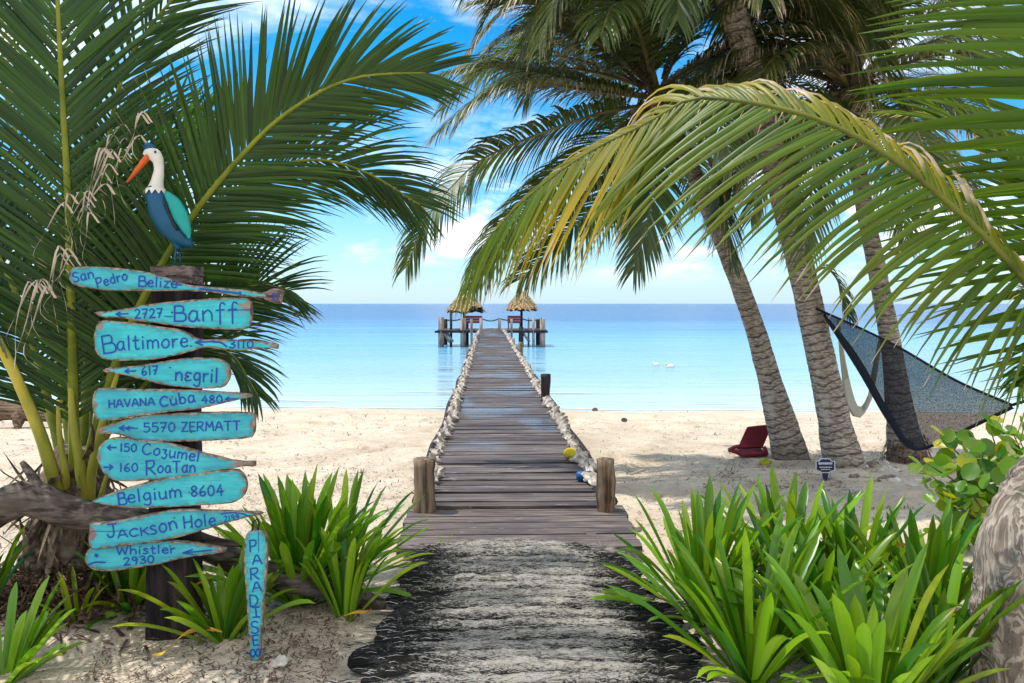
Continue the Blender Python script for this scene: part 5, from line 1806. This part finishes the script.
lily(300, 602, 34, 0.66, 'large bright spider lily clump between the upright paddle and the pier', 7, w=0.056)
lily(338, 590, 20, 0.62, 'spider lily clump behind the large one, nearest the left pier post', 14, w=0.052, extra=((0.42, 0.22, -0.15),))
lily(345, 615, 9, 0.44, 'small yellow-green spider lily on the bare sand left of the walkway', 8, spread=(4, 40), yel=0.2, extra=((0.46, 0.16, -0.05),))
lily(226, 640, 15, 0.46, 'spider lily clump growing between the signpost and the upright paddle', 9, yel=0.12, extra=((-0.42, 0.03, -0.22), (-0.48, 0.14, -0.1)))
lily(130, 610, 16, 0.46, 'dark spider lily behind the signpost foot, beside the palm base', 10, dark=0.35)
lily(2, 680, 11, 0.40, 'spider lily clump in the lower left corner by the palm litter', 11, spread=(15, 65), extra=((0.34, 0.06, -0.1),))
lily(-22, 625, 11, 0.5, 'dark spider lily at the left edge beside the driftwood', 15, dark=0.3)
lily(78, 622, 5, 0.33, 'thin pale lily shoot sprouting from the palm litter', 16, w=0.03, yel=0.4)

# withered leaves lying on the sand by the signpost
M['withered'] = noisy('withered_leaf', (0.45, 0.20, 0.03), (0.62, 0.42, 0.04), scale=(6, 6, 6), bs=0.2, rough=0.6)
for lab, pts_, ww in (('orange withered leaf lying on the sand left of the signpost foot', ((152, 600, 3.9), (172, 592, 3.86), (190, 588, 3.8), (212, 578, 3.72)), 0.035),
                      ('long yellow withered leaf arching over the sand before the signpost', ((152, 668, 3.5), (170, 648, 3.52), (186, 634, 3.56), (206, 630, 3.6), (222, 633, 3.62)), 0.04),
                      ('curled orange leaf lying on bare sand left of the walkway', ((344, 632, 3.95), (356, 626, 4.0), (366, 630, 4.0), (372, 624, 4.05)), 0.022)):
    P_ = catmull(A3(*pts_), 14)
    for q in P_:
        q.z = max(q.z, ground(q.x, q.y) + 0.035)
    mb = MB()
    vs = []
    for i, q in enumerate(P_):
        w_ = ww * math.sin(math.pi * (0.08 + 0.88 * i / 13)) * 0.6
        s_ = Vector((0.25, 1, 0.3)).normalized() * w_
        vs += [q - s_ + Vector((0, 0, .006)), q, q + s_ + Vector((0, 0, .006))]
    mb.add(vs, [(3 * i + e, 3 * i + e + 1, 3 * i + e + 4, 3 * i + e + 3) for i in range(13) for e in (0, 1)])
    tag(mb.build('withered_leaf', M['withered'], origin=P_[7]), lab, 'leaf')

# sprout of grass between the first planks
mb = MB()
c = at(445, 547, 4.97)
c.z = 0.06
for (dx, dz) in ((-0.08, 0.16), (0.07, 0.15), (-0.02, 0.08), (0.045, 0.07)):
    w_ = Vector((0.004, 0, 0))
    mb.add([c - w_, c + w_, c + Vector((dx * .6, 0, dz * .65)) + w_ * .7, c + Vector((dx * .6, 0, dz * .65)) - w_ * .7, c + Vector((dx, -0.01, dz))], [(0, 1, 2, 3), (3, 2, 4)], 0, (0.3, 0.9, 0, 0.3))
tag(mb.build('grass_sprout', M['lily'], origin=c), 'tiny green grass sprout between the planks and the fibre walkway', 'grass')

# ------------------------------------------------------------------ sea grape bush
gb = ong(1010, 575)
gb.y = 4.6
bush = thing('sea_grape_bush', (at(1015, 560, 4.6).x, 4.6, 0), 'sea grape bush with round green and yellow leaves behind the gnarled trunk', 'bush')
rng = random.Random(41)
mb = MB()
leaves = MB()
root = Vector((bush.location.x, 4.6, 0))
tips = [(925, 462), (945, 440), (968, 432), (990, 428), (1010, 425), (935, 490), (955, 510), (975, 480), (1000, 455), (1020, 440), (945, 470), (960, 455), (985, 505), (970, 525), (1030, 470), (1045, 430), (1060, 470), (1000, 480), (1010, 500), (950, 535), (930, 475), (980, 455), (1040, 500), (1080, 440)]
for (tx, ty) in tips:
    e = at(tx, ty, 4.6 + rng.uniform(-0.35, 0.35))
    mid = root.lerp(e, 0.5) + Vector((rng.uniform(-.05, .15), rng.uniform(-.1, .1), rng.uniform(0.02, 0.15)))
    br = catmull([root, mid, e], 12)
    mb.tube(br, [0.012 * (1 - 0.75 * i / 11) for i in range(12)], 6)
    for i in range(22):
        q = br[rng.randrange(4, 12)]
        nrm = Vector((rng.gauss(-0.1, .6), rng.gauss(-0.5, .5), rng.gauss(0.7, .4))).normalized()
        u_ = nrm.orthogonal().normalized()
        u_ = Matrix.Rotation(rng.uniform(0, 6.28), 3, nrm) @ u_
        v_ = nrm.cross(u_)
        r_ = rng.uniform(0.034, 0.060)
        cc = q + Vector((rng.uniform(-.09, .09), rng.uniform(-.1, .1), rng.uniform(-.06, .06))) + u_ * r_
        c_ = (rng.uniform(.2, .6), min(1, max(0, rng.gauss(.5, .28))), 0, 0.9 if rng.random() < 0.08 else max(0, rng.gauss(0.08, .1)))
        k = 11
        vs = [cc] + [cc + u_ * (math.cos(2 * math.pi * j / k) * r_ * 1.05) + v_ * (math.sin(2 * math.pi * j / k) * r_ * 0.92) + nrm * (0.014 * abs(math.sin(2 * math.pi * j / k)) + rng.uniform(-.004, .004)) for j in range(k)]
        leaves.add(vs, [(0, 1 + j, 1 + (j + 1) % k) for j in range(k)], 0, c_)
mb.build('stems', M['brownlog'], bush)
leaves.build('foliage', M['grape'], bush)

# ------------------------------------------------------------------ hammocks
ha, hb, hc = at(824, 312, Y2 - 0.2), at(1012, 405, 6.2), at(914, 449, 7.0)
ham = thing('hammock', (hc.x, hc.y, hc.z), 'dark blue net hammock slung from the tall grey palm toward the right', 'hammock', 'hammocks on the beach palms')
mb = MB()
nu, nv = 40, 16
top = catmull([ha, at(860, 328, 8.0), at(900, 348, 7.4), at(955, 380, 6.8), hb], nu + 1)
bot = catmull([ha + Vector((0, 0, -0.03)), at(860, 372, 7.9), at(888, 420, 7.5), hc, at(960, 432, 6.6), hb + Vector((0, 0, -0.02))], nu + 1)
vs, fs = [], []
for i in range(nu + 1):
    for j in range(nv + 1):
        v = j / nv
        p = top[i].lerp(bot[i], v)
        b_ = math.sin(math.pi * v) * math.sin(math.pi * i / nu)
        p.y += 0.35 * b_
        p += Vector((0, 0, 0.01 * noise.noise(Vector((i * .4, j * .8, 0)))))
        vs.append(p)
for i in range(nu):
    for j in range(nv):
        fs.append((i * (nv + 1) + j, (i + 1) * (nv + 1) + j, (i + 1) * (nv + 1) + j + 1, i * (nv + 1) + j + 1))
mb.add(vs, fs)
mb.build('netting', M['net'], ham)
mb = MB()
vs, fs = [], []
for i in range(nu + 1):
    wband = 0.065 * max(0.0, math.sin(math.pi * min(1, i / nu * 1.5))) ** 0.7 if i / nu < 0.667 else 0.0
    q = bot[i].lerp(top[i], 0)
    d = (top[i] - bot[i])
    d = d.normalized() if d.length > 1e-4 else Vector((0, 0, 1))
    for k in range(6):
        a = k / 5
        vs.append(q + d * wband * 1.5 * a + Vector((0, -0.035 * math.sin(math.pi * a) - 0.006, 0)))
for i in range(nu):
    for k in range(5):
        fs.append((i * 6 + k, i * 6 + k + 1, (i + 1) * 6 + k + 1, (i + 1) * 6 + k))
mb.add(vs, fs)
mb.build('folded_hem', M['netedge'], ham)
mb = MB()
mb.tube(top, 0.012, 6)
mb.tube(bot, 0.014, 6)
mb.tube([ha + Vector((-0.07, 0.04, 0.04)), ha], 0.014, 6)
mb.tube([hb, at(1080, 385, 5.4), at(1150, 350, 4.6)], 0.012, 6)
mb.build('rope', M['netedge'], ham)

h2 = thing('hammock', at(860, 415, 9.6), 'cream cord hammock gathered in a loop behind the tall grey palm', 'hammock', 'hammocks on the beach palms')
mb = MB()
for k in range(10):
    o_ = k / 9
    pts = catmull(A3((838, 320, 8.9), (842 + 3 * o_, 365, 9.2), (847 + 6 * o_, 402 - 4 * o_, 9.5 + .1 * o_), (858 + 2 * o_, 417 - 8 * o_, 9.6 + .1 * o_), (870 - 1 * o_, 400 - 4 * o_, 9.7), (876 - 3 * o_, 372, 9.6), (882, 330, 9.3)), 30)
    mb.tube(pts, 0.018, 5)
mb.build('cords', M['cream'], h2)

# ------------------------------------------------------------------ beach things
cb = ong(752, 456)
chair = thing('beach_chair', cb, 'low dark red folding beach chair lying open on the sand', 'chair')
Yc = cb.y


def quad_slab(pts, th, mat, name, parent):
    n_ = (pts[1] - pts[0]).cross(pts[3] - pts[0]).normalized() * th
    mb = MB()
    vs = list(pts) + [p + n_ for p in pts]
    mb.add(vs, [(0, 1, 2, 3), (7, 6, 5, 4), (0, 4, 5, 1), (1, 5, 6, 2), (2, 6, 7, 3), (3, 7, 4, 0)])
    return mb.build(name, mat, parent, smooth=False)


quad_slab([at(737, 449, Yc - .30), at(762, 448, Yc - .25), at(771.5, 425.5, Yc - .05), at(746.5, 428, Yc - .1)], 0.035, M['redfabric'], 'backrest', chair)
quad_slab([at(731, 451, Yc - .25), at(743, 457, Yc - .5), at(766, 455, Yc - .4), at(760, 449.5, Yc - .2)], 0.025, M['redfabric'], 'seat', chair)
for k, (a, b_) in enumerate((((729, 450), (740, 446)), ((729, 450), (744, 456.5)), ((744, 457), (767, 455)), ((767, 455), (764, 447)))):
    mb = MB()
    mb.tube([at(*a, Yc - .38), at((a[0] + b_[0]) / 2, (a[1] + b_[1]) / 2 - 1, Yc - .36), at(*b_, Yc - .36)], 0.024, 8)
    mb.build('frame_bar', M['redpaint'], chair)

sb = ong(825.5, 481)
ys = sb.y
ysgn = thing('yard_sign', sb, 'small navy sign with white border on a stake beside the grey palm', 'sign')
o1 = [(816, 461), (819, 461), (821, 458.4), (830, 458.4), (832, 461), (835.3, 461), (835.3, 470.5), (831, 471.5), (829.5, 473), (821.5, 473), (820, 471.5), (816, 470.5)]


def plate(outl, Y, th, mat, name, parent):
    n_ = len(outl)
    a = [at(x, y_, Y) for x, y_ in outl]
    b_ = [p + Vector((0, th, 0)) for p in a]
    mb = MB()
    mb.add(a + b_, [tuple(range(n_ - 1, -1, -1)), tuple(range(n_, 2 * n_))] + [(i, (i + 1) % n_, n_ + (i + 1) % n_, n_ + i) for i in range(n_)])
    return mb.build(name, mat, parent, smooth=False)


plate(o1, ys, 0.012, M['white'], 'border', ysgn)
cx_, cy_ = 825.6, 465.7
pl = plate([(cx_ + (x - cx_) * .90, cy_ + (y_ - cy_) * .87) for x, y_ in o1], ys - 0.006, 0.005, M['navy'], 'panel', ysgn)
mb = MB()
for (x0, x1, y_, hh) in ((818.6, 832.8, 463.4, 2.2), (819.6, 831.8, 467.2, 1.0), (821, 830, 469.4, 0.8)):
    x = x0
    while x < x1 - .5:
        w_ = rng.uniform(.8, 1.5)
        a, b_ = at(x, y_ - hh / 2, ys - 0.008), at(x + w_, y_ + hh / 2, ys - 0.008)
        mb.add([(a.x, a.y, a.z), (b_.x, a.y, a.z), (b_.x, a.y, b_.z), (a.x, a.y, b_.z)], [(0, 1, 2, 3)])
        x += w_ + .45
lt = mb.build('lettering', M['white'], pl, smooth=False)
plate([(822.4, 472), (828.8, 472), (827.0, 482), (824.2, 482)], ys + 0.004, 0.02, M['navy'], 'stake', ysgn)

c = ong(764.5, 466)
mb = MB()
mb.ball(c + Vector((0, 0, 0.045)), (0.062, 0.05, 0.048), 14, 9, rough=0.08)
mb.tube([c + Vector((0.055, 0, 0.05)), c + Vector((0.085, 0, 0.055))], [0.014, 0.008], 7)
tag(mb.build('coconut', M['greenhusk'], origin=c), 'green coconut fallen on the sand near the red beach chair', 'coconut')

for k, (px, py, r_, mt, lab) in enumerate(((625, 421, 0.05, 'darkrock', 'dark lump of rock near the water right of the pier'), (595, 411, 0.05, 'darkrock', 'small dark rock at the waterline right of the pier'))):
    c = ong(px, py)
    mb = MB()
    mb.ball(c + Vector((0, 0, r_ * .5)), (r_ * 1.2, r_, r_ * .9), 12, 8, rough=0.4, rs=8)
    tag(mb.build('rock', M[mt], origin=c), lab, 'rock')
mb = MB()
c = ong(280, 668)
mb.ball(c + Vector((0, 0, 0.022)), (0.042, 0.032, 0.03), 10, 7, rough=0.5, rs=22)
tag(mb.build('shell_fragment', M['shell'], origin=c, smooth=False), 'white broken shell on the sand beside the upright paddle', 'shell')

# pale coral stones round the palm feet
rng = random.Random(51)
for i in range(34):
    if i < 22:
        px, py = rng.gauss(872, 16), rng.gauss(474, 5)
        lab, grp = 'pale coral stone heaped by the foot of the tall grey palm', 'coral stones by the grey palm'
    else:
        px, py = rng.gauss(900, 12), rng.gauss(484, 3)
        lab, grp = 'pale coral stone scattered on sand before the palm behind the hammock', 'coral stones before the rear palm'
    c = ong(px, py)
    r_ = rng.uniform(0.025, 0.055)
    mb = MB()
    mb.ball(c + Vector((0, 0, r_ * .5)), (r_ * rng.uniform(1, 1.5), r_ * rng.uniform(.8, 1.2), r_ * .8), 9, 6, rough=0.5, rs=15)
    tag(mb.build('coral_stone', M['stone' if rng.random() < .7 else 'wornedge'], origin=c, smooth=False), lab, 'stone', grp)

# floats on the water
for k, (px, py, lab) in enumerate(((656, 366, 'small white buoy bobbing on the sea, the left of two'), (670, 367.5, 'larger white buoy with a yellow side, right of its twin'))):
    d = ray(px, py)
    s_ = (WATER - CAMZ) / d.z
    c = Vector((0, 0, CAMZ)) + d * s_
    t = thing('buoy', c, lab, 'buoy', 'white buoys on the water')
    mb = MB()
    w_ = 0.15 if k == 0 else 0.2
    mb.ball(c + Vector((0, 0, 0.04)), (w_, 0.1, 0.1), 12, 8)
    mb.build('hull', M['white'], t)
    mb = MB()
    mb.ball(c + Vector((-w_ * .7, 0, 0.12)), (0.06, 0.05, 0.06), 10, 7)
    mb.build('knob', M['yellowhusk' if k else 'white'], t)

# driftwood
rng = random.Random(61)


def log(pts, rad, name, label, mat, n=18, rough=0.22, rs=5, stubs=()):
    P = catmull(pts, 60)
    c = P[len(P) // 2]
    t = thing(name, (c.x, c.y, 0), label, 'log')
    mb = MB()
    rr = np.interp(np.linspace(0, 1, 60), np.linspace(0, 1, len(rad)), rad)
    mb.tube(P, list(rr), n, rough=rough, rs=rs, seed=3)
    mb.build('log_body', mat, t)
    for (sp_, r0_) in stubs:
        mb = MB()
        q = catmull(sp_, 10)
        mb.tube(q, [r0_ * (1 - .7 * i / 9) for i in range(10)], 9, rough=.25, rs=8)
        mb.build('branch', mat, t)
    return t


log(A3((-60, 545, 3.92), (-10, 512, 3.92), (25, 497, 3.93), (60, 510, 3.95), (100, 520, 3.98), (150, 526, 4.02), (210, 550, 4.06), (270, 575, 4.12), (340, 592, 4.2), (385, 606, 4.25)), [0.10, 0.095, 0.088, 0.085, 0.075, 0.062, 0.058, 0.062, 0.06, 0.04],
    'driftwood_log', 'twisted grey driftwood log lying across the palm base behind the signpost', M['drift'],
    stubs=((A3((45, 505, 3.93), (35, 480, 3.95), (22, 462, 3.97)), 0.045), (A3((190, 535, 4.03), (215, 541, 4.0), (243, 545, 3.98)), 0.035), (A3((300, 582, 4.15), (335, 560, 4.2), (352, 556, 4.22)), 0.03)))
lg = ong(10, 428)
log(A3((-90, 424, 13.5), (-30, 413, 13.5), (10, 410, 13.5), (46, 414, 13.4), (62, 418, 13.3)), [0.22, 0.22, 0.2, 0.17, 0.1], 'fallen_log', 'thick brown log lying on the beach at the left edge', M['brownlog'], rough=0.25, rs=3,
    stubs=((A3((20, 414, 13.4), (18, 424, 13.3), (16, 432, 13.2)), 0.12),))

# brown palm litter at the foot of the left palm (nobody could count it)
mb = MB()
rng = random.Random(71)
c0 = Vector((at(45, 625, 4.0).x, 4.12, 0))
for i in range(2300):
    a = rng.uniform(0, 6.283)
    r_ = abs(rng.gauss(0, 0.30))
    p = c0 + Vector((math.cos(a) * r_ * 1.15, math.sin(a) * r_ * 0.7, max(0.0, 0.22 * math.exp(-(r_ / 0.34) ** 2)) * rng.uniform(.3, 1) + 0.01))
    d = Vector((rng.uniform(-1, 1), rng.uniform(-1, 1), rng.uniform(-.35, .45))).normalized()
    ln = rng.uniform(0.05, 0.22)
    w_ = d.cross(Vector((0, 0, 1))).normalized() * rng.uniform(0.003, 0.012)
    mb.add([p - w_, p + w_, p + d * ln * .6 + w_ * .7 + Vector((0, 0, .01)), p + d * ln * .6 - w_ * .7 + Vector((0, 0, .01)), p + d * ln], [(0, 1, 2, 3), (3, 2, 4)], 0 if rng.random() < .8 else 1)
o = mb.build('palm_litter', [M['litter'], M['husk']], origin=c0, smooth=False)
tag(o, 'heap of dry brown palm fibre round the foot of the left palm', 'litter', kind='stuff')

# specks of dry seaweed and twigs on the sand
mb = MB()
rng = random.Random(81)
for i in range(20000):
    k = rng.random()
    if k < 0.35:
        px, py = rng.uniform(0, 1024), rng.uniform(412, 520)
    elif k < 0.5:
        px, py = rng.gauss(830, 90), rng.gauss(468, 14)
    elif k < 0.72:
        px, py = rng.uniform(90, 420), rng.uniform(560, 690)
    elif k < 0.86:
        px, py = rng.uniform(0, 430), rng.uniform(415, 560)
    else:
        px, py = rng.uniform(600, 1024), rng.uniform(415, 690)
    py = max(py, 408)
    c = ong(px, py)
    if abs(c.x - pcx(c.y)) < 0.9 or c.y > shore(c.x) - 0.4:
        continue
    cl_ = noise.noise(Vector((c.x * 1.3, c.y * 1.3, 7)))
    if cl_ < rng.uniform(-0.9, 0.3):
        continue
    sz_ = rng.uniform(0.004, 0.013) * (0.7 + c.y * 0.11)
    for q in range(rng.choice((1, 1, 2, 4))):
        p = c + Vector((rng.gauss(0, .03), rng.gauss(0, .03), 0.02))
        d = Vector((rng.uniform(-1, 1), rng.uniform(-1, 1), rng.uniform(-.2, .3))).normalized()
        w_ = d.cross(Vector((0, 0, 1))).normalized() * sz_ * rng.uniform(.12, .4)
        e = p + d * sz_ * rng.uniform(1, 3.5)
        mb.add([p - w_, p + w_, e + w_ * .5, e - w_ * .5], [(0, 1, 2, 3)])
o = mb.build('beach_debris', M['weed'], smooth=False)
tag(o, 'specks of dry seaweed and twigs strewn over the sand', 'debris', kind='stuff')
